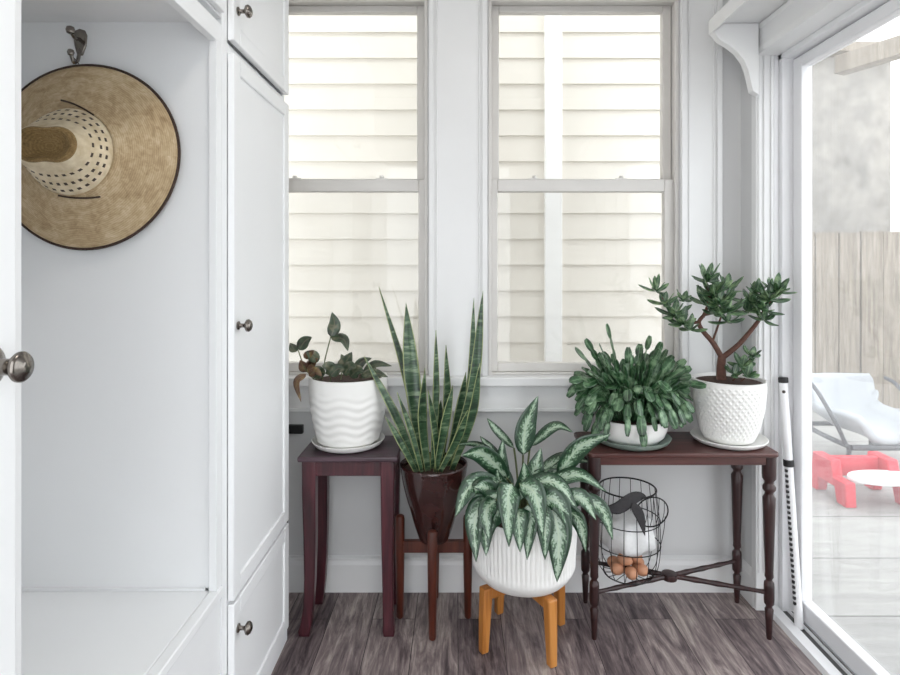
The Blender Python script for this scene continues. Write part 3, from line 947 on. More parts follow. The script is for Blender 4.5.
for pts, r in [([(322, 384, 2.05), (325, 360, 2.04), (331, 336, 2.03)], 0.0022), ([(316, 382, 2.03), (305, 368, 2.0), (298, 350, 2.0)], 0.002),
               ([(340, 384, 2.03), (342, 372, 2.02)], 0.002), ([(355, 384, 2.05), (366, 372, 2.04), (374, 362, 2.06)], 0.0016), ([(330, 384, 2.0), (330, 376, 1.98), (322, 372, 1.97)], 0.0018)]:
    tube(bm, smooth([P(*p) for p in pts], 5), r, 7)
obj('stems', bm, 'stem', wp)

# ================================================================== SNAKE PLANT ON WOODEN STAND
sc_ = Vector((-0.086, 2.05, 0))
ps = thing('plant_stand', sc_, 'reddish wooden four-legged plant stand under the dark brown pot', 'plant stand')
HD = 0.121
for k in range(4):
    a = -PI / 2 + k * PI / 2
    c = sc_ + Vector((HD * math.cos(a), HD * math.sin(a), 0))
    bm = bm_new()
    lathe(bm, [(0.0105, 0.0), (0.0125, 0.004), (0.0165, 0.24), (0.0165, 0.352), (0.0145, 0.362), (0.008, 0.366)], c, 18)
    obj('leg', bm, 'stand_wood', ps)
for a in (0, PI / 2):
    bm = bm_new()
    box(bm, -HD + 0.008, HD - 0.008, -0.011, 0.011, 0.232 + (0.0 if a else 0.001), 0.275, Matrix.Translation(sc_) @ Matrix.Rotation(a, 4, 'Z'))
    obj('crossbar', bm, 'stand_wood', ps, bevel=0.003)
sp = thing('potted_snake_plant', sc_ + Vector((0, 0, 0.276)), 'tall snake plant in glossy dark brown pot on reddish wooden stand', 'potted plant')
pb = sc_ + Vector((0, 0, 0.2765))
bm = bm_new()
prof = [(0.040, 0.0), (0.050, 0.003)]
for i in range(1, 24):
    v = i / 23
    prof.append((0.050 + 0.0525 * math.sin(v * PI / 2) ** 0.85, 0.003 + 0.262 * v))
prof = [(r if z < 0.11 else r + 0.017 * ((z - 0.11) / 0.155), z) for r, z in prof]
prof += [(0.1205, 0.268), (0.120, 0.274), (0.116, 0.276), (0.112, 0.272), (0.110, 0.252), (0.001, 0.245)]
lathe(bm, prof, pb, 56, cap1=False)
obj('pot', bm, 'pot_brown', sp, angle=60)
bm = bm_new(); lathe(bm, [(0.1105, 0.245), (0.109, 0.252), (0.05, 0.258), (0.002, 0.259)], pb, 36)
obj('soil', bm, 'soil', sp)
bm = bm_new()
for b, t, w, y0, y1, bd, rl, tw in [
    ((420, 468), (379, 287), 11, 2.06, 2.06, (8, 6), 0.5, 0.5), ((424, 470), (406, 303), 20, 2.04, 2.04, (-2, 0), 0.1, 0.3),
    ((432, 470), (436, 330), 10, 2.03, 2.02, (2, 0), 0.5, 0.4), ((440, 470), (446, 345), 12, 2.08, 2.10, (4, 0), 0.4, 0.5),
    ((446, 470), (483, 291), 13, 2.06, 2.05, (8, 8), 0.6, -0.7), ((444, 470), (474, 298), 10, 2.09, 2.10, (10, 10), 0.5, -0.3),
    ((452, 470), (480, 363), 13, 2.02, 1.99, (6, 0), 0.5, 0.3), ((418, 472), (364, 356), 12, 2.00, 1.96, (6, 4), 0.5, 0.3),
    ((416, 472), (385, 416), 10, 1.99, 1.95, (3, 3), 0.6, 0.2), ((428, 472), (425, 368), 14, 2.01, 2.00, (-4, 0), 0.3, 0.8),
    ((438, 472), (428, 390), 11, 1.99, 1.98, (2, 0), 0.7, 0.2), ((446, 472), (466, 372), 14, 2.07, 2.08, (2, 0), 0.2, 0.5),
    ((436, 472), (453, 385), 12, 1.99, 1.97, (0, 0), 0.3, 0.4), ((440, 472), (468, 410), 11, 1.97, 1.94, (4, -3), 0.4, 0.3),
    ((430, 472), (410, 395), 12, 2.1, 2.12, (-2, 0), 0.3, 0.4), ((422, 472), (397, 392), 9, 1.98, 1.95, (2, 0), 0.4, 0.6),
    ((450, 472), (474, 398), 9, 2.08, 2.10, (4, 0), 0.4, 0.2), ((434, 472), (441, 400), 14, 2.12, 2.14, (0, 0), 0.1, 0.2)]:
    pxleaf(bm, b, t, w * 0.88, y0, y1, bd, rl, 'sword', 0.28, 0.0, None, tw, 18)
obj('foliage', bm, 'leaf_snake', sp, solid=0.0022)

# ================================================================== AGLAONEMA IN WHITE FLUTED POT
ac = Vector((0.221, 1.937, 0))
asd = thing('planter_stand', ac, 'low honey coloured wooden stand with four legs under the white fluted pot', 'plant stand')
aa = math.atan2(-0.13, 0.069)
for k in range(4):
    a = aa + k * PI / 2
    d = Vector((math.cos(a), math.sin(a), 0))
    bm = bm_new()
    rows = []
    for z, rr, w in ((0.0, 0.156, 0.026), (0.10, 0.152, 0.031), (0.209, 0.146, 0.035)):
        c = ac + d * rr + Vector((0, 0, z))
        s = Vector((-d.y, d.x, 0))
        rows.append([bm.verts.new(c + d * (i * w / 2) + s * (j * w / 2)) for i, j in ((-1, -1), (1, -1), (1, 1), (-1, 1))])
    for p, q_ in zip(rows, rows[1:]):
        for i in range(4):
            bm.faces.new((p[i], p[(i + 1) % 4], q_[(i + 1) % 4], q_[i]))
    bm.faces.new(rows[0]); bm.faces.new(rows[-1])
    obj('leg', bm, 'oak', asd, bevel=0.005, seg=3)
for k in range(2):
    bm = bm_new()
    box(bm, -0.135, 0.135, -0.013, 0.013, 0.170 + 0.001 * k, 0.2055, Matrix.Translation(ac) @ Matrix.Rotation(aa + k * PI / 2, 4, 'Z'))
    obj('crossbar', bm, 'oak', asd, bevel=0.003)
ap = thing('potted_aglaonema', ac + Vector((0, 0, 0.206)), 'bushy plant with silver striped leaves in white fluted pot on honey wood legs', 'potted plant')
pb = ac + Vector((0, 0, 0.2065))
def flute(r, z, t):
    if z < 0.055 or r < 0.14 or z > 0.222:
        return r
    k = min(1, (z - 0.055) / 0.012, (0.222 - z) / 0.006)
    return r - 0.0042 * k * abs(math.cos(36 * t)) ** 3
prof = [(0.100, 0.0), (0.124, 0.002), (0.142, 0.010), (0.156, 0.0165 + 0.008), (0.166, 0.040), (0.172, 0.054)]
for i in range(1, 17):
    v = i / 16
    prof.append((0.172 + 0.006 * math.sin(v * PI / 2), 0.054 + 0.170 * v))
prof += [(0.178, 0.229), (0.174, 0.232), (0.169, 0.228), (0.167, 0.205), (0.001, 0.20)]
bm = bm_new(); lathe(bm, prof, pb, 360, rfun=flute, cap1=False)
obj('pot', bm, 'matte_pot', ap, angle=60)
bm = bm_new(); lathe(bm, [(0.168, 0.200), (0.166, 0.206), (0.08, 0.212), (0.002, 0.213)], pb, 40)
obj('soil', bm, 'soil', ap)
AG = [  # base, tip, width px, Y base, Y tip, bend, roll
    ((523, 455), (538, 396), 24, 1.95, 1.96, (-4, 0), 0.25), ((514, 448), (487, 418), 11, 1.98, 2.02, (-4, -3), 0.6),
    ((530, 446), (573, 432), 17, 1.97, 1.98, (4, -13), -0.9), ((507, 478), (462, 455), 25, 1.88, 1.80, (-2, -12), -0.3),
    ((558, 476), (611, 434), 23, 1.90, 1.86, (-4, -8), 0.25), ((502, 462), (457, 444), 12, 1.98, 1.96, (0, -8), -0.8),
    ((500, 482), (455, 517), 24, 1.86, 1.76, (-6, -14), 0.1), ((500, 492), (476, 562), 27, 1.82, 1.74, (-12, -12), 0.15),
    ((512, 484), (509, 547), 29, 1.80, 1.715, (-2, -16), 0.0), ((520, 484), (543, 537), 26, 1.79, 1.72, (4, -16), -0.1),
    ((524, 482), (579, 513), 21, 1.84, 1.78, (6, -14), -0.35), ((548, 482), (607, 492), 19, 1.88, 1.84, (2, -12), -0.5),
    ((572, 496), (613, 540), 19, 1.83, 1.78, (8, -10), 0.0), ((552, 508), (557, 582), 32, 1.78, 1.735, (4, -10), 0.1),
    ((508, 500), (503, 438), 19, 1.90, 1.92, (-4, 0), 0.3), ((532, 500), (541, 448), 24, 1.86, 1.88, (-2, 0), -0.1),
    ((552, 505), (586, 552), 20, 1.80, 1.76, (8, -10), 0.4), ((500, 505), (474, 487), 22, 1.84, 1.79, (0, -8), 0.2),
    ((545, 500), (566, 455), 18, 1.96, 2.0, (-4, 0), 0.4), ((520, 500), (524, 462), 22, 1.83, 1.80, (3, 0), 0.3),
    ((528, 505), (527, 560), 22, 1.78, 1.735, (2, -10), 0.2), ((496, 500), (489, 540), 22, 1.80, 1.74, (-6, -8), 0.0),
    ((505, 470), (480, 436), 14, 2.0, 2.05, (-2, -4), 0.5), ((538, 498), (572, 535), 24, 1.80, 1.755, (4, -14), 0.1),
    ((505, 508), (486, 556), 25, 1.80, 1.745, (-8, -10), 0.1), ((518, 508), (520, 552), 26, 1.78, 1.725, (0, -12), 0.0), ((536, 508), (545, 560), 24, 1.78, 1.735, (4, -12), 0.1),
    ((498, 494), (464, 500), 22, 1.84, 1.79, (0, -10), 0.2), ((560, 500), (596, 520), 20, 1.82, 1.78, (4, -12), 0.0), ((528, 492), (548, 470), 20, 1.88, 1.86, (2, -4), -0.1), ((512, 490), (492, 452), 20, 1.92, 1.93, (-2, 0), 0.3),
    ((540, 470), (590, 462), 18, 1.98, 2.02, (2, -8), -0.6), ((512, 505), (497, 470), 20, 1.87, 1.86, (-3, 0), 0.1),
]
bm = bm_new()
for b, t, w, y0, y1, bd, rl in AG:
    pxleaf(bm, b, t, w, y0, y1, bd, rl, 'ovate', 0.16, 0.05, None, rnd.uniform(-0.3, 0.3), 14)
obj('foliage', bm, 'leaf_agla', ap, solid=0.0012)
bm = bm_new()
for b, t, w, y0, y1, bd, rl in AG:
    A = P(b[0], b[1], y0)
    root = Vector((ac.x + (A.x - ac.x) * 0.35, ac.y + (A.y - ac.y) * 0.35, 0.415))
    tube(bm, smooth([root, root.lerp(A, 0.5) + Vector((0, 0.01, 0.03)), A], 5), 0.0035, 7)
obj('stems', bm, 'stem', ap)

# ================================================================== CONSOLE TABLE (right)
CZ = 0.632
cx0, cx1, cy0, cy1 = 0.432, 1.072, 1.902, 2.160
ct = thing('console_table', ((cx0 + cx1) / 2, (cy0 + cy1) / 2, 0), 'dark walnut console table with turned legs and crossed stretchers by the sliding door', 'table')
def rr_poly(x0, x1, y0, y1, r, n=6):
    out = []
    for cx, cy, a in ((x1 - r, y1 - r, 0), (x0 + r, y1 - r, 90), (x0 + r, y0 + r, 180), (x1 - r, y0 + r, 270)):
        for k in range(n + 1):
            t = R(a + 90 * k / n)
            out.append((cx + r * math.cos(t), cy + r * math.sin(t)))
    return out
bm = bm_new(); prism(bm, rr_poly(cx0, cx1, cy0, cy1, 0.022), 'Z', CZ - 0.016, CZ)
obj('tabletop', bm, 'walnut_top', ct, bevel=0.005, seg=3)
bm = bm_new()
box(bm, cx0 + 0.03, cx1 - 0.03, cy0 + 0.014, cy0 + 0.030, CZ - 0.044, CZ - 0.016)
box(bm, cx0 + 0.03, cx1 - 0.06, cy1 - 0.030, cy1 - 0.014, CZ - 0.044, CZ - 0.016)
box(bm, cx0 + 0.014, cx0 + 0.03, cy0 + 0.03, cy1 - 0.03, CZ - 0.044, CZ - 0.016)
box(bm, cx1 - 0.03, cx1 - 0.014, cy0 + 0.03, cy1 - 0.05, CZ - 0.044, CZ - 0.016)
obj('apron', bm, 'walnut_top', ct, bevel=0.002)
LEGP = [(0.458, 1.930), (1.046, 1.930), (1.040, 2.140), (0.475, 2.140)]
tprof = [(0.0075, 0.0), (0.0085, 0.006), (0.0115, 0.06), (0.014, 0.10), (0.010, 0.106), (0.010, 0.112), (0.0155, 0.120), (0.0165, 0.135), (0.0165, 0.178), (0.0155, 0.190), (0.010, 0.196), (0.010, 0.202),
         (0.014, 0.210), (0.013, 0.225), (0.0165, 0.34), (0.0195, 0.44), (0.0205, 0.475), (0.014, 0.486), (0.0135, 0.494), (0.0205, 0.502), (0.0215, 0.512), (0.0145, 0.522), (0.0145, 0.530), (0.0215, 0.540), (0.0225, 0.555), (0.0225, CZ - 0.016)]
for x, y in LEGP:
    bm = bm_new(); lathe(bm, tprof, (x, y, 0), 20)
    obj('leg', bm, 'walnut', ct, angle=50)
for (i, j, dz) in ((0, 2, 0.0), (1, 3, 0.0)):
    a = Vector((*LEGP[i], 0.155)); b = Vector((*LEGP[j], 0.155))
    d = (b - a).normalized()
    a, b = a + d * 0.014, b - d * 0.014
    pts = [a.lerp(b, k / 24) + Vector((0, 0, 0)) for k in range(25)]
    rad = [0.0062 + 0.0025 * math.sin(PI * k / 24) + (0.0016 if k % 3 == 0 else 0) for k in range(25)]
    bm = bm_new(); tube(bm, pts, 0.007, 10, rad=rad)
    obj('stretcher', bm, 'walnut', ct)
mid = Vector(((LEGP[0][0] + LEGP[2][0]) / 2, 2.035, 0.155))
bm = bm_new(); lathe(bm, [(0.010, -0.012), (0.026, -0.010), (0.028, 0.0), (0.026, 0.010), (0.010, 0.012)], mid, 20)
obj('stretcher_boss', bm, 'walnut', ct)

# ------------------------------------------------------------------ cactus plant
kc = Vector(((631 - VX) * 2.03 / F, 2.03, CZ))
bm = bm_new()
lathe(bm, [(0.095, 0), (0.112, 0.002), (0.128, 0.012), (0.136, 0.024), (0.133, 0.0255), (0.120, 0.016), (0.10, 0.009), (0.001, 0.008)], kc, 56)
tag(obj('saucer', bm, 'saucer_grey', None, at=kc), 'grey green saucer on the console table under the cactus pot', 'saucer')
kp = thing('potted_cactus', kc + Vector((0, 0, 0.009)), 'bushy arching holiday cactus in a low white bowl on the console table', 'potted plant')
pb = kc + Vector((0, 0, 0.0095))
bm = bm_new()
lathe(bm, [(0.075, 0), (0.095, 0.003), (0.112, 0.020), (0.122, 0.045), (0.127, 0.075), (0.128, 0.082), (0.124, 0.083), (0.121, 0.075), (0.001, 0.066)], pb, 56, cap1=False)
obj('pot', bm, 'ceramic', kp, angle=60)
bm = bm_new(); lathe(bm, [(0.1205, 0.068), (0.119, 0.073), (0.06, 0.078), (0.002, 0.079)], pb, 36)
obj('soil', bm, 'soil', kp)
def cactus_stem(bm, start, az, el, n, seg, w, droop, rj):
    p = Vector(start)
    for k in range(n):
        d = Vector((math.cos(az) * math.cos(el), math.sin(az) * math.cos(el) * 0.72, math.sin(el)))
        q_ = p + d * seg * (1.0 if k else 1.2)
        q_.y = min(q_.y, 2.192); q_.x = min(q_.x, 1.06)
        if q_.z < CZ + 0.03:
            break
        up = Vector((0, 0, 1))
        f = (up - d * up.dot(d))
        f = f.normalized() if f.length > 0.1 else Vector((0, -1, 0))
        f = (f + Vector((0, -0.55, 0)) + Vector((rj.uniform(-.5, .5), rj.uniform(-.5, .5), rj.uniform(-.3, .3)))).normalized()
        leaf(bm, [p, p.lerp(q_, 0.5) + Vector((0, 0, 0.002)), q_], w * rj.uniform(0.8, 1.15), f, 0, 0.12, 'pad', 6)
        p = p.lerp(q_, 0.94)
        el -= droop * rj.uniform(0.7, 1.3)
        az += rj.uniform(-0.22, 0.22)
rk = random.Random(11)
bm = bm_new()
base = pb + Vector((0, 0, 0.072))
def chain(bm, a, b, rise, seg, w, taper=1.0):
    a, b = Vector(a), Vector(b)
    m = a.lerp(b, 0.45) + Vector((0, 0, rise))
    pts = []
    for k in range(41):
        t = k / 40
        pts.append(a * (1 - t) ** 2 + m * 2 * t * (1 - t) + b * t * t)
    L_ = [0]
    for p, q_ in zip(pts, pts[1:]):
        L_.append(L_[-1] + (q_ - p).length)
    n = max(2, round(L_[-1] / seg))
    marks = []
    for k in range(n + 1):
        d = L_[-1] * k / n
        i = max(i_ for i_ in range(41) if L_[i_] <= d + 1e-9)
        marks.append(pts[i])
    for k, (p, q_) in enumerate(zip(marks, marks[1:])):
        d = (q_ - p)
        if d.length < 1e-4:
            continue
        d.normalize()
        f = Vector((0, 0, 1)) - d * d.z
        f = f.normalized() if f.length > 0.1 else Vector((0, -1, 0))
        f = (f + Vector((0, -0.7, 0)) + Vector((rk.uniform(-.7, .7), rk.uniform(-.4, .4), rk.uniform(-.4, .4)))).normalized()
        q2 = q_ + d * 0.004
        leaf(bm, [p, p.lerp(q2, 0.5), q2], w * rk.uniform(0.8, 1.2), f, 0, 0.14, 'pad', 6)
done = 0
while done < 150:
    u, v_, dy = rk.uniform(-1, 1), rk.uniform(-1, 1), rk.uniform(-1, 1)
    if u * u + v_ * v_ + dy * dy > 1 or u * u + v_ * v_ + dy * dy < 0.30:
        continue
    tipp = kc + Vector((0.012 + u * 0.245, dy * 0.15 - 0.005, 0.168 + v_ * (0.175 if v_ > 0 else 0.15)))
    if v_ > 0.45 and abs(u) > 0.75:
        continue
    start = base + Vector((u * 0.085, dy * 0.07, 0))
    hor = math.hypot(u, dy)
    rise = 0.05 + 0.11 * hor * (1.0 if v_ < 0.3 else 0.5)
    if tipp.z < CZ + 0.04:
        continue
    if (Vector((tipp.x, tipp.y, 0)) - Vector((kc.x, kc.y, 0))).length < 0.13 and tipp.z < CZ + 0.09:
        continue
    chain(bm, start, tipp, rise, rk.uniform(0.036, 0.056), rk.uniform(0.024, 0.038))
    done += 1
for tx, ty, Y_, rise in ((576, 349, 2.0, 0.06), (607, 325, 2.02, 0.06), (586, 340, 2.05, 0.05), (650, 337, 2.0, 0.08), (661, 343, 2.05, 0.05), (571, 381, 1.95, 0.12), (705, 386, 1.93, 0.10), (690, 368, 2.0, 0.08), (600, 345, 1.98, 0.05), (640, 345, 2.06, 0.05)):
    chain(bm, base + Vector(((tx - 632) * 0.0008, 0, 0)), P(tx, ty, Y_), rise, 0.040, 0.034)
for k in range(19):
    a_ = -PI * (0.04 + 0.92 * (k + 0.5) / 19) + rk.uniform(-0.14, 0.14)
    rr_ = rk.uniform(0.150, 0.185)
    tipp = Vector((kc.x + rr_ * 1.05 * math.cos(a_), kc.y + rr_ * 0.98 * math.sin(a_), CZ + rk.uniform(0.030, 0.11)))
    if tipp.x > 0.80 and tipp.z < 0.70:
        tipp.x = 0.80
    chain(bm, base + Vector((0.07 * math.cos(a_), 0.07 * math.sin(a_), 0.01)), tipp, rk.uniform(0.11, 0.20), rk.uniform(0.044, 0.058), rk.uniform(0.020, 0.030))
obj('foliage', bm, 'leaf_cactus', kp, solid=0.0018)

# ------------------------------------------------------------------ jade plant
jc = Vector(((728.5 - VX) * 2.03 / F, 2.03, CZ))
bm = bm_new()
lathe(bm, [(0.090, 0), (0.105, 0.002), (0.120, 0.010), (0.1265, 0.020), (0.124, 0.022), (0.112, 0.013), (0.095, 0.008), (0.001, 0.007)], jc, 56)
tag(obj('saucer', bm, 'ceramic', None, at=jc), 'white saucer on the console table under the diamond textured pot', 'saucer')
jp = thing('potted_jade', jc + Vector((0, 0, 0.008)), 'jade plant with forked woody trunk in white diamond textured pot', 'potted plant')
pb = jc + Vector((0, 0, 0.0085))
JH = 0.214
def diam(r, z, t):
    if z < 0.014 or z > JH - 0.014 or r < 0.06:
        return r
    k = min(1, (z - 0.014) / 0.01, (JH - 0.014 - z) / 0.004)
    a = abs(math.cos(18 * t + z * PI / 0.024)); b = abs(math.cos(18 * t - z * PI / 0.024))
    return r + k * 0.0036 * (max(a, b) ** 3 - 0.6)
prof = [(0.070, 0), (0.080, 0.004)]
for i in range(1, 92):
    v = i / 91
    prof.append((0.080 + 0.0405 * math.sin(v ** 0.8 * PI / 2), 0.004 + (JH - 0.006) * v))
prof += [(0.1215, JH + 0.001), (0.117, JH + 0.002), (0.114, JH - 0.002), (0.112, JH - 0.016), (0.001, JH - 0.02)]
bm = bm_new(); lathe(bm, prof, pb, 324, rfun=diam, cap1=False)
obj('pot', bm, 'ceramic', jp, angle=70)
bm = bm_new(); lathe(bm, [(0.113, JH - 0.02), (0.112, JH - 0.010), (0.06, JH - 0.001), (0.002, JH + 0.001)], pb, 36)
obj('soil', bm, 'soil', jp)
YJ = 2.02
bm = bm_new()
def branch(pts, r0, r1):
    q_ = smooth([P(*p) for p in pts], 7)
    m = len(q_)
    tube(bm, q_, r0, 9, rad=[r0 + (r1 - r0) * i / (m - 1) for i in range(m)])
branch([(722, 386, YJ), (721, 370, YJ), (722, 354, YJ)], 0.018, 0.013)
branch([(722, 358, YJ), (713, 343, 2.01), (702, 330, 2.01), (699, 322, 2.0), (704, 315, 2.0)], 0.010, 0.006)
branch([(722, 358, YJ), (738, 345, 2.0), (752, 329, 1.99), (762, 316, 1.99)], 0.010, 0.006)
branch([(700, 322, 2.0), (686, 322, 2.0), (672, 310, 1.99), (660, 296, 1.98)], 0.006, 0.003)
branch([(703, 317, 2.0), (709, 300, 2.0), (706, 280, 2.0)], 0.006, 0.003)
branch([(704, 315, 2.0), (718, 312, 1.98), (728, 312, 1.97)], 0.005, 0.003)
branch([(712, 343, 2.03), (720, 320, 2.06), (726, 300, 2.07)], 0.004, 0.003)
branch([(758, 320, 1.99), (768, 304, 1.98), (776, 292, 1.97)], 0.005, 0.003)
branch([(730, 384, 2.0), (742, 370, 1.98), (752, 356, 1.97)], 0.003, 0.002)
branch([(735, 386, 2.0), (745, 378, 1.98)], 0.003, 0.002)
obj('trunk', bm, 'bark', jp, angle=70)
rj = random.Random(23)
def rosette(bm, px_, py_, Y, n, lpx, wpx, up=(0, -0.2, 1)):
    c = P(px_, py_, Y)
    up = Vector(up).normalized()
    for k in range(n):
        a = 2.39996 * k + rj.uniform(-0.3, 0.3)
        tilt = R(20 + 75 * (k + 0.5) / n) + rj.uniform(-0.15, 0.15)
        s = up.orthogonal().normalized(); b = up.cross(s)
        d = up * math.cos(tilt) + (s * math.cos(a) + b * math.sin(a)) * math.sin(tilt)
        L_ = lpx * 1.2 * Y / F * rj.uniform(0.7, 1.2)
        tip = c + d * L_
        tip.y = min(tip.y, 2.19); tip.x = min(tip.x, 1.085 if tip.y > 2.05 else 1.14)
        mid_ = c.lerp(tip, 0.5) + up * (-0.06 * L_)
        leaf(bm, [c, mid_, tip], 0.88 * wpx * Y / F * rj.uniform(0.85, 1.15), (up + Vector((0, -0.3, 0))).normalized(), 0, 0.15, 'blunt', 8)
bm = bm_new()
for a in [(656, 291, 1.98, 9, 14, 6), (664, 304, 1.98, 9, 14, 7), (674, 315, 1.99, 10, 15, 7), (683, 300, 2.02, 6, 10, 6), (682, 324, 1.98, 10, 15, 8), (690, 330, 1.97, 7, 13, 7),
          (707, 281, 2.0, 11, 17, 7), (712, 294, 1.99, 12, 17, 8), (706, 304, 2.02, 9, 16, 8), (718, 304, 1.97, 11, 17, 8), (726, 312, 1.96, 12, 18, 8), (714, 314, 1.96, 8, 14, 7), (727, 290, 2.05, 8, 15, 7), (728, 322, 1.95, 7, 14, 6),
          (776, 291, 1.97, 11, 17, 7), (768, 300, 1.96, 12, 18, 8), (760, 309, 1.98, 11, 17, 8), (752, 302, 2.0, 8, 16, 7), (764, 320, 1.96, 8, 15, 7), (748, 312, 2.02, 7, 14, 7), (757, 292, 2.0, 6, 14, 6)]:
    rosette(bm, *a)
for a in [(752, 356, 1.97, 6, 12, 6), (743, 366, 1.97, 7, 12, 8), (747, 376, 1.95, 6, 12, 8), (734, 374, 1.97, 5, 10, 7)]:
    rosette(bm, *a)
obj('foliage', bm, 'leaf_jade', jp, solid=0.0022)

# ------------------------------------------------------------------ wire basket with eggs on the stretchers
BZ = 0.1665
bc = Vector(((627.5 - VX) * 2.035 / F, 2.035, BZ))
wb = thing('wire_basket', bc, 'black wire basket of brown eggs resting on the console table stretchers', 'basket')
BP = [(0.082, 0.0), (0.101, 0.03), (0.110, 0.09), (0.110, 0.16), (0.104, 0.235), (0.096, 0.300)]
bm = bm_new()
for k in range(16):
    a = 2 * PI * k / 16
    tube(bm, smooth([bc + Vector((r * math.cos(a), r * math.sin(a), z + 0.0022)) for r, z in BP], 4), 0.0013, 6)
for k in range(8):
    a = PI * k / 8
    tube(bm, [bc + Vector((0.082 * s * math.cos(a), 0.082 * s * math.sin(a), 0.0022)) for s in (-1, -0.3, 0.3, 1)], 0.0013, 6)
obj('wire_cage', bm, 'iron', wb)
bm = bm_new()
for r, z, t in ((0.083, 0.003, 0.0022), (0.1115, 0.11, 0.0018), (0.1105, 0.195, 0.0018)):
    tube(bm, circle(bc + Vector((0, 0, z)), r, 40), t, 7, closed=True)
obj('hoop', bm, 'iron', wb)
bm = bm_new(); tube(bm, circle(bc + Vector((0, 0, 0.302)), 0.097, 40), 0.003, 8, closed=True)
obj('rim', bm, 'iron', wb)
# loop shaped lid hinged back over the right side
bm = bm_new()
lc = bc + Vector((0.062, -0.06, 0.245))
ring = []
for i in range(32):
    t = 2 * PI * i / 32
    ring.append(lc + Vector((0.055 * math.cos(t), -0.012 - 0.018 * math.sin(t), 0.058 * math.sin(t))))
tube(bm, ring, 0.0024, 7, closed=True)
for k in range(-2, 3):
    x = k * 0.019
    h = math.sqrt(max(0, 1 - (x / 0.055) ** 2)) * 0.058
    tube(bm, smooth([lc + Vector((x, -0.012 - 0.018 * h / 0.058, h)), lc + Vector((x, -0.022, 0)), lc + Vector((x, -0.012 + 0.018 * h / 0.058, -h))], 4), 0.0011, 6)
tube(bm, smooth([lc + Vector((0.05, 0.0, -0.02)), lc + Vector((0.052, 0.02, -0.08)), lc + Vector((0.046, 0.04, -0.15))], 5), 0.0012, 6)
obj('lid', bm, 'iron', wb, label='rounded wire lid hanging over the basket side')
eg = random.Random(5)
k = 0
egg_me = None
def egg_bm():
    bm = bm_new()
    pr = []
    for i in range(13):
        t = PI * i / 12
        r = 0.0205 * math.sin(t) * (1 + 0.10 * math.cos(t)) ** -1
        pr.append((max(r, 0.0004), -0.027 * math.cos(t)))
    lathe(bm, pr, (0, 0, 0), 20)
    return bm
spots = [(0.043, -2.7), (0.046, -1.6), (0.046, -0.55), (0.046, 0.45), (0.046, 1.5), (0.046, 2.55)]
where = ['furthest left on the floor of the basket', 'at the front of the bottom layer', 'at the right front of the bottom layer', 'at the right rear of the bottom layer', 'at the rear of the bottom layer', 'at the left rear of the bottom layer']
egg0 = None
for i, (r, a) in enumerate(spots):
    p = bc + Vector((r * math.cos(a), r * math.sin(a), 0.0035 + 0.0206))
    if egg0 is None:
        e = egg0 = obj('egg', egg_bm(), 'egg', None, at=(0, 0, 0))
    else:
        e = egg0.copy(); COL.objects.link(e)
    e.location = p
    e.rotation_euler = (R(90), 0, a + PI / 2 + (0.2 if i % 2 else -0.2))
    tag(e, 'brown egg ' + where[i] + ' under the console table', 'egg', 'brown eggs in the wire basket')
for i, (r, a, lab) in enumerate([(0.026, -2.2, 'left of the two resting on top'), (0.030, -0.1, 'right of the two resting on top')]):
    e = egg0.copy(); COL.objects.link(e)
    e.location = bc + Vector((r * math.cos(a), r * math.sin(a), 0.0035 + 0.0206 + 0.034))
    e.rotation_euler = (R(82), 0.3, a)
    tag(e, 'brown egg in the wire basket, ' + lab, 'egg', 'brown eggs in the wire basket')
# white folded linen inside and dark ribbon across
bm = bm_new()
def linen_r(r, z, t):
    return r * (1 + 0.07 * math.sin(5 * t + 40 * z) + 0.05 * math.sin(9 * t))
lathe(bm, [(0.035, 0.088), (0.070, 0.092), (0.086, 0.110), (0.090, 0.150), (0.084, 0.180), (0.060, 0.196), (0.025, 0.200), (0.004, 0.199)], bc, 48, rfun=linen_r)
tag(obj('linen_cloth', bm, 'linen', None, at=bc + Vector((0, 0, 0.088)), angle=80), 'crumpled white cloth filling the upper half of the wire basket', 'cloth')
bm = bm_new()
leaf(bm, [P(606, 508, 1.92), P(618, 508, 1.916), P(634, 498, 1.925), P(646, 496, 1.95)], 13 * 1.93 / F, Vector((0, -1, 0.2)), 0.1, 0.1, 'blunt', 15)
leaf(bm, [P(632, 503, 1.918), P(640, 516, 1.912), P(645, 536, 1.915)], 11 * 1.93 / F, Vector((0, -1, 0.2)), 0.0, 0.1, 'ovate', 12)
tag(obj('dark_ribbon', bm, 'ribbon', None, at=P(632, 505, 1.93), solid=0.002), 'charcoal cloth ribbon tied across the front of the wire basket', 'ribbon')

# ================================================================== OUTSIDE
bm = bm_new(); box(bm, 1.262, 9.0, -3.0, 9.0, -0.10, -0.03)
struct('patio', bm, 'patio', 'pale grey patio floor outside the sliding door', 'patio')
bm = bm_new(); box(bm, -6.0, 1.262, T1, 9.0, -0.16, -0.10)
struct('ground', bm, 'shed', 'bare ground between the two houses', 'ground')

# outer face and eave of our own house, added out of view to shade the siding
bm = bm_new(); box(bm, -3.5, XR + 0.13, D + 0.02, T1, ZC + 0.08, 3.15); box(bm, -3.5, XR + 0.13, D - 0.5, T1 + 0.35, 3.15, 3.27)
struct('shade_eave', bm, 'ceil', 'eave added unseen above the window wall to shade the siding', 'shade_eave')
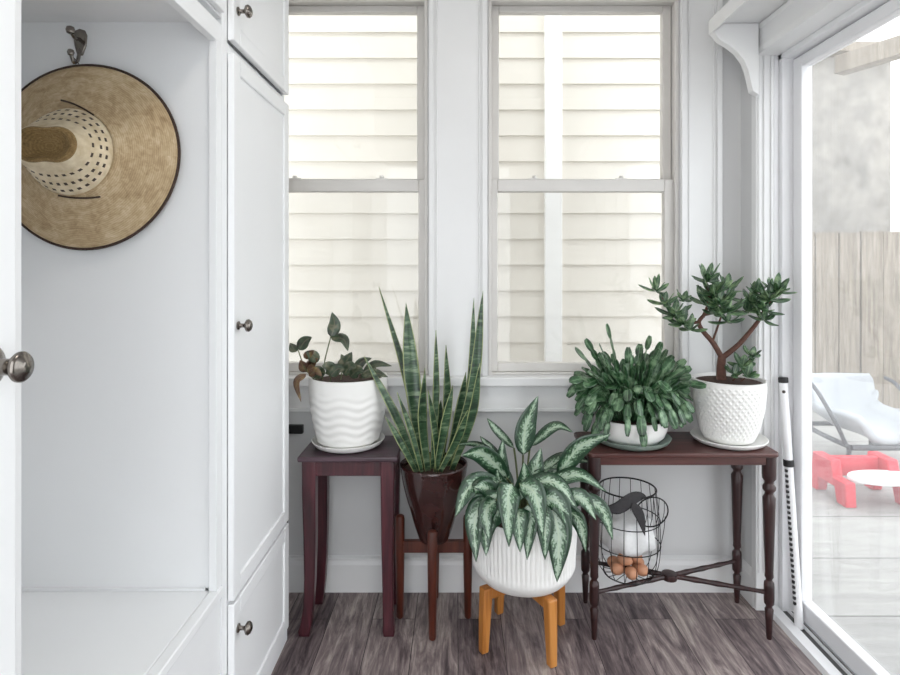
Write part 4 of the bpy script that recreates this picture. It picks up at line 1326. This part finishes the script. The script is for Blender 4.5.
# neighbour's lap siding
YS = 3.40
nh = thing('neighbour_house', (-0.6, YS, -0.1), 'cream clapboard house wall seen through both sash windows', 'house')
bm = bm_new()
pitch = 25.75 * YS / F
z0 = CH - (33 - VY) * YS / F - 16 * pitch
SX0, SX1 = -3.6, 1.62
for k in range(34):
    za, zb = z0 + k * pitch, z0 + (k + 1) * pitch
    if za < -0.1:
        continue
    prism(bm, [(YS - 0.016, za), (YS - 0.002, zb), (YS + 0.02, zb), (YS + 0.02, za)], 'X', SX0, SX1)
obj('siding', bm, 'siding', nh, flat=True)
a = P(545, 0, YS - 0.03).x; b = P(562, 0, YS - 0.03).x
bm = bm_new(); box(bm, a, b, YS - 0.040, YS + 0.01, -0.1, z0 + 34 * pitch)
obj('trim_board', bm, 'white_trim', nh, bevel=0.004, label='white vertical trim board on the cream siding')
bm = bm_new(); box(bm, SX1, SX1 + 0.05, YS - 0.03, YS + 0.8, -0.1, z0 + 34 * pitch)
obj('corner_board', bm, 'white_trim', nh)
bm = bm_new(); box(bm, SX0, SX1, YS + 0.02, YS + 0.8, -0.1, z0 + 34 * pitch)
obj('house_body', bm, 'siding', nh)
bm = bm_new(); zt = z0 + 34 * pitch; prism(bm, [(YS - 0.45, zt), (YS - 0.45, zt + 0.12), (YS + 0.9, zt + 0.75), (YS + 0.9, zt)], 'X', SX0 - 0.2, SX1 + 0.2)
obj('shade_roof_eave', bm, 'white_trim', nh)  # unseen overhang on the heightened wall, added to shade the siding

# fence beyond the patio
YF = 5.2
fn = thing('board_fence', (4.0, YF, -0.03), 'weathered grey fence of vertical boards beyond the patio', 'fence')
bm = bm_new()
rf = random.Random(3)
x = 2.0
while x < 7.0:
    w = rf.uniform(0.19, 0.24)
    dy = rf.uniform(-0.008, 0.008)
    box(bm, x, x + w - 0.012, YF + dy, YF + 0.022 + dy, -0.03, 1.56 + rf.uniform(-0.02, 0.015))
    x += w
obj('boards', bm, 'fence', fn, flat=True)
bm = bm_new(); box(bm, 2.0, 7.0, YF + 0.03, YF + 0.07, 0.3, 0.39); box(bm, 2.0, 7.0, YF + 0.03, YF + 0.07, 1.2, 1.29)
obj('rail', bm, 'fence', fn)
# mottled outbuilding behind the fence
sh2 = thing('outbuilding', (3.8, 6.4, -0.03), 'mottled grey outbuilding wall rising behind the fence', 'building')
bm = bm_new(); box(bm, 2.4, 4.75, 6.3, 7.6, -0.03, 3.55)
obj('wall', bm, 'shed', sh2, flat=True)
bm = bm_new(); box(bm, 2.2, 4.85, 6.1, 7.7, 3.55, 3.65)
obj('roof', bm, 'fence', sh2, flat=True)
# weathered beam of the porch above, running out from the house corner
bd = Vector((0.14, -0.30, 0)).normalized()
bm = bm_new(); box(bm, -0.045, 0.045, 0, 2.3, 2.395, 2.50, Matrix.Translation((2.27, 3.42, 0)) @ Matrix.Rotation(math.atan2(-bd.x, bd.y), 4, 'Z'))
tag(obj('porch_beam', bm, 'fence', None, bevel=0.004, at=(2.27, 3.42, 2.4)), 'weathered wooden porch beam across the top of the sliding glass', 'beam')
pe = Vector((2.27, 3.42, 0)) + bd * 2.2
bm = bm_new(); box(bm, pe.x - 0.045, pe.x + 0.045, pe.y - 0.045, pe.y + 0.045, -0.03, 2.395)
tag(obj('porch_post', bm, 'fence', None, bevel=0.004, at=(pe.x, pe.y, -0.03)), 'weathered post carrying the near end of the porch beam outside', 'post')

# patio chair
YCH = 3.78
pcx = P(858, 430, YCH).x
pch = thing('patio_chair', (pcx, YCH, -0.03), 'low pale cushioned patio chair with dark metal frame outside by the fence', 'chair')
w2 = 0.225
bm = bm_new()
rows = []
prof2 = [(-0.27, 0.16, 0.62), (-0.24, 0.20, 0.74), (-0.12, 0.205, 0.88), (0.04, 0.20, 0.98), (0.14, 0.22, 1.02), (0.20, 0.28, 1.05), (0.24, 0.38, 1.08), (0.265, 0.46, 1.08), (0.28, 0.498, 1.0)]
for y, z, ws in prof2:
    row = []
    for i in range(11):
        u = -1 + 2 * i / 10
        lift = 0.12 * abs(u) ** 3 * (1 if z < 0.3 else 0.1)
        row.append(bm.verts.new((pcx + u * w2 * ws, YCH + y - 0.06 * abs(u) ** 2 * (1 if z > 0.25 else 0), z + lift)))
    rows.append(row)
for a_, b_ in zip(rows, rows[1:]):
    for i in range(10):
        bm.faces.new((a_[i], a_[i + 1], b_[i + 1], b_[i]))
obj('shell', bm, 'chair_cushion', pch, solid=0.05, angle=80)
bm = bm_new()
for sx in (-1, 1):
    tube(bm, smooth([(pcx + sx * 0.23, YCH - 0.27, 0.145), (pcx + sx * 0.24, YCH, 0.150), (pcx + sx * 0.23, YCH + 0.22, 0.16)], 6), 0.016, 8)
tube(bm, [(pcx - 0.23, YCH - 0.27, 0.145), (pcx + 0.23, YCH - 0.27, 0.145)], 0.018, 8)
tube(bm, [(pcx - 0.23, YCH + 0.22, 0.16), (pcx + 0.23, YCH + 0.22, 0.16)], 0.016, 8)
obj('seat_frame', bm, 'frame_veiled', pch)
for sx in (-1, 1):
    for yy, zz in ((-0.25, 0.145), (0.20, 0.158)):
        bm = bm_new(); tube(bm, [(pcx + sx * 0.23, YCH + yy, zz), (pcx + sx * 0.245, YCH + yy * 1.1, -0.03)], 0.014, 8)
        obj('leg', bm, 'frame_veiled', pch)
for sx in (-1, 1):
    bm = bm_new(); tube(bm, smooth([(pcx + sx * 0.235, YCH - 0.23, 0.15), (pcx + sx * 0.28, YCH - 0.20, 0.28), (pcx + sx * 0.28, YCH + 0.02, 0.46), (pcx + sx * 0.30, YCH + 0.16, 0.49)], 6), 0.013, 8)
    obj('arm', bm, 'frame_veiled', pch)

# red play table with white tray
YR = 3.18
rx0 = P(829, 0, YR).x; rx1 = P(897, 0, YR).x
rt = thing('play_table', ((rx0 + rx1) / 2, YR, -0.03), 'low red plastic play table with white oval top outside the glass', 'table')
ztop = 0.185
for xx in (rx0, rx1 - 0.06):
    bm = bm_new()
    prism(bm, [(YR - 0.14, -0.03), (YR - 0.06, -0.03), (YR - 0.04, 0.05), (YR + 0.09, 0.05), (YR + 0.11, -0.03), (YR + 0.18, -0.03), (YR + 0.15, ztop), (YR - 0.01, ztop), (YR - 0.03, 0.10), (YR - 0.13, 0.10)], 'X', xx, xx + 0.06)
    obj('side_panel', bm, 'red', rt, bevel=0.008)
bm = bm_new(); box(bm, rx0 + 0.055, rx1 - 0.055, YR + 0.06, YR + 0.10, 0.07, ztop - 0.008)
obj('back_panel', bm, 'red', rt, bevel=0.006)
bm = bm_new()
prism(bm, [((rx0 + rx1) / 2 + 0.05 + 0.19 * math.cos(t), YR - 0.09 + 0.095 * math.sin(t)) for t in [2 * PI * i / 36 for i in range(36)]], 'Z', 0.101, 0.128)
obj('tray', bm, 'white_plastic', rt, bevel=0.008, label='white oval tray top')

# ================================================================== LIGHT
w = bpy.data.worlds.new('overcast_sky')
SC.world = w
w.use_nodes = True
bg = w.node_tree.nodes['Background']
bg.inputs['Color'].default_value = (0.93, 0.97, 1.0, 1)
bg.inputs['Strength'].default_value = 1.25

# fill lamp added out of view to brighten the room
cl = thing('added_fill_lamp', (0.1, 0.75, ZC), 'round frosted fill lamp added above the view', 'lamp')
bm = bm_new(); lathe(bm, [(0.17, -0.03), (0.17, 0.0)], (0.1, 0.75, ZC), 40)
obj('fill_lamp_base', bm, 'nickel', cl)
bm = bm_new(); lathe(bm, [(0.004, -0.10), (0.08, -0.095), (0.13, -0.07), (0.16, -0.031)], (0.1, 0.75, ZC), 40, cap1=False)
mm, nt, b = new_mat('fill_lamp_glass')
b.inputs['Base Color'].default_value = srgb(250, 246, 238)
b.inputs['Emission Color'].default_value = (1.0, 0.95, 0.88, 1)
b.inputs['Emission Strength'].default_value = 8.5
obj('fill_lamp_bowl', bm, mm, cl)

# ================================================================== CAMERA
cam = bpy.data.cameras.new('camera')
co = bpy.data.objects.new('camera', cam)
COL.objects.link(co)
co.location = (0, 0, CH)
co.rotation_euler = (R(90), 0, 0)
cam.sensor_width = 36.0
cam.lens = F / 900 * 36.0
cam.shift_x = -(VX - 450) / 900
cam.shift_y = -(337.5 - VY) / 900
cam.clip_start = 0.02
SC.camera = co
SC.view_settings.view_transform = 'Standard'
SC.view_settings.look = 'None'
SC.view_settings.exposure = 1.42
SC.view_settings.gamma = 1.0
SC.view_settings.use_curve_mapping = False
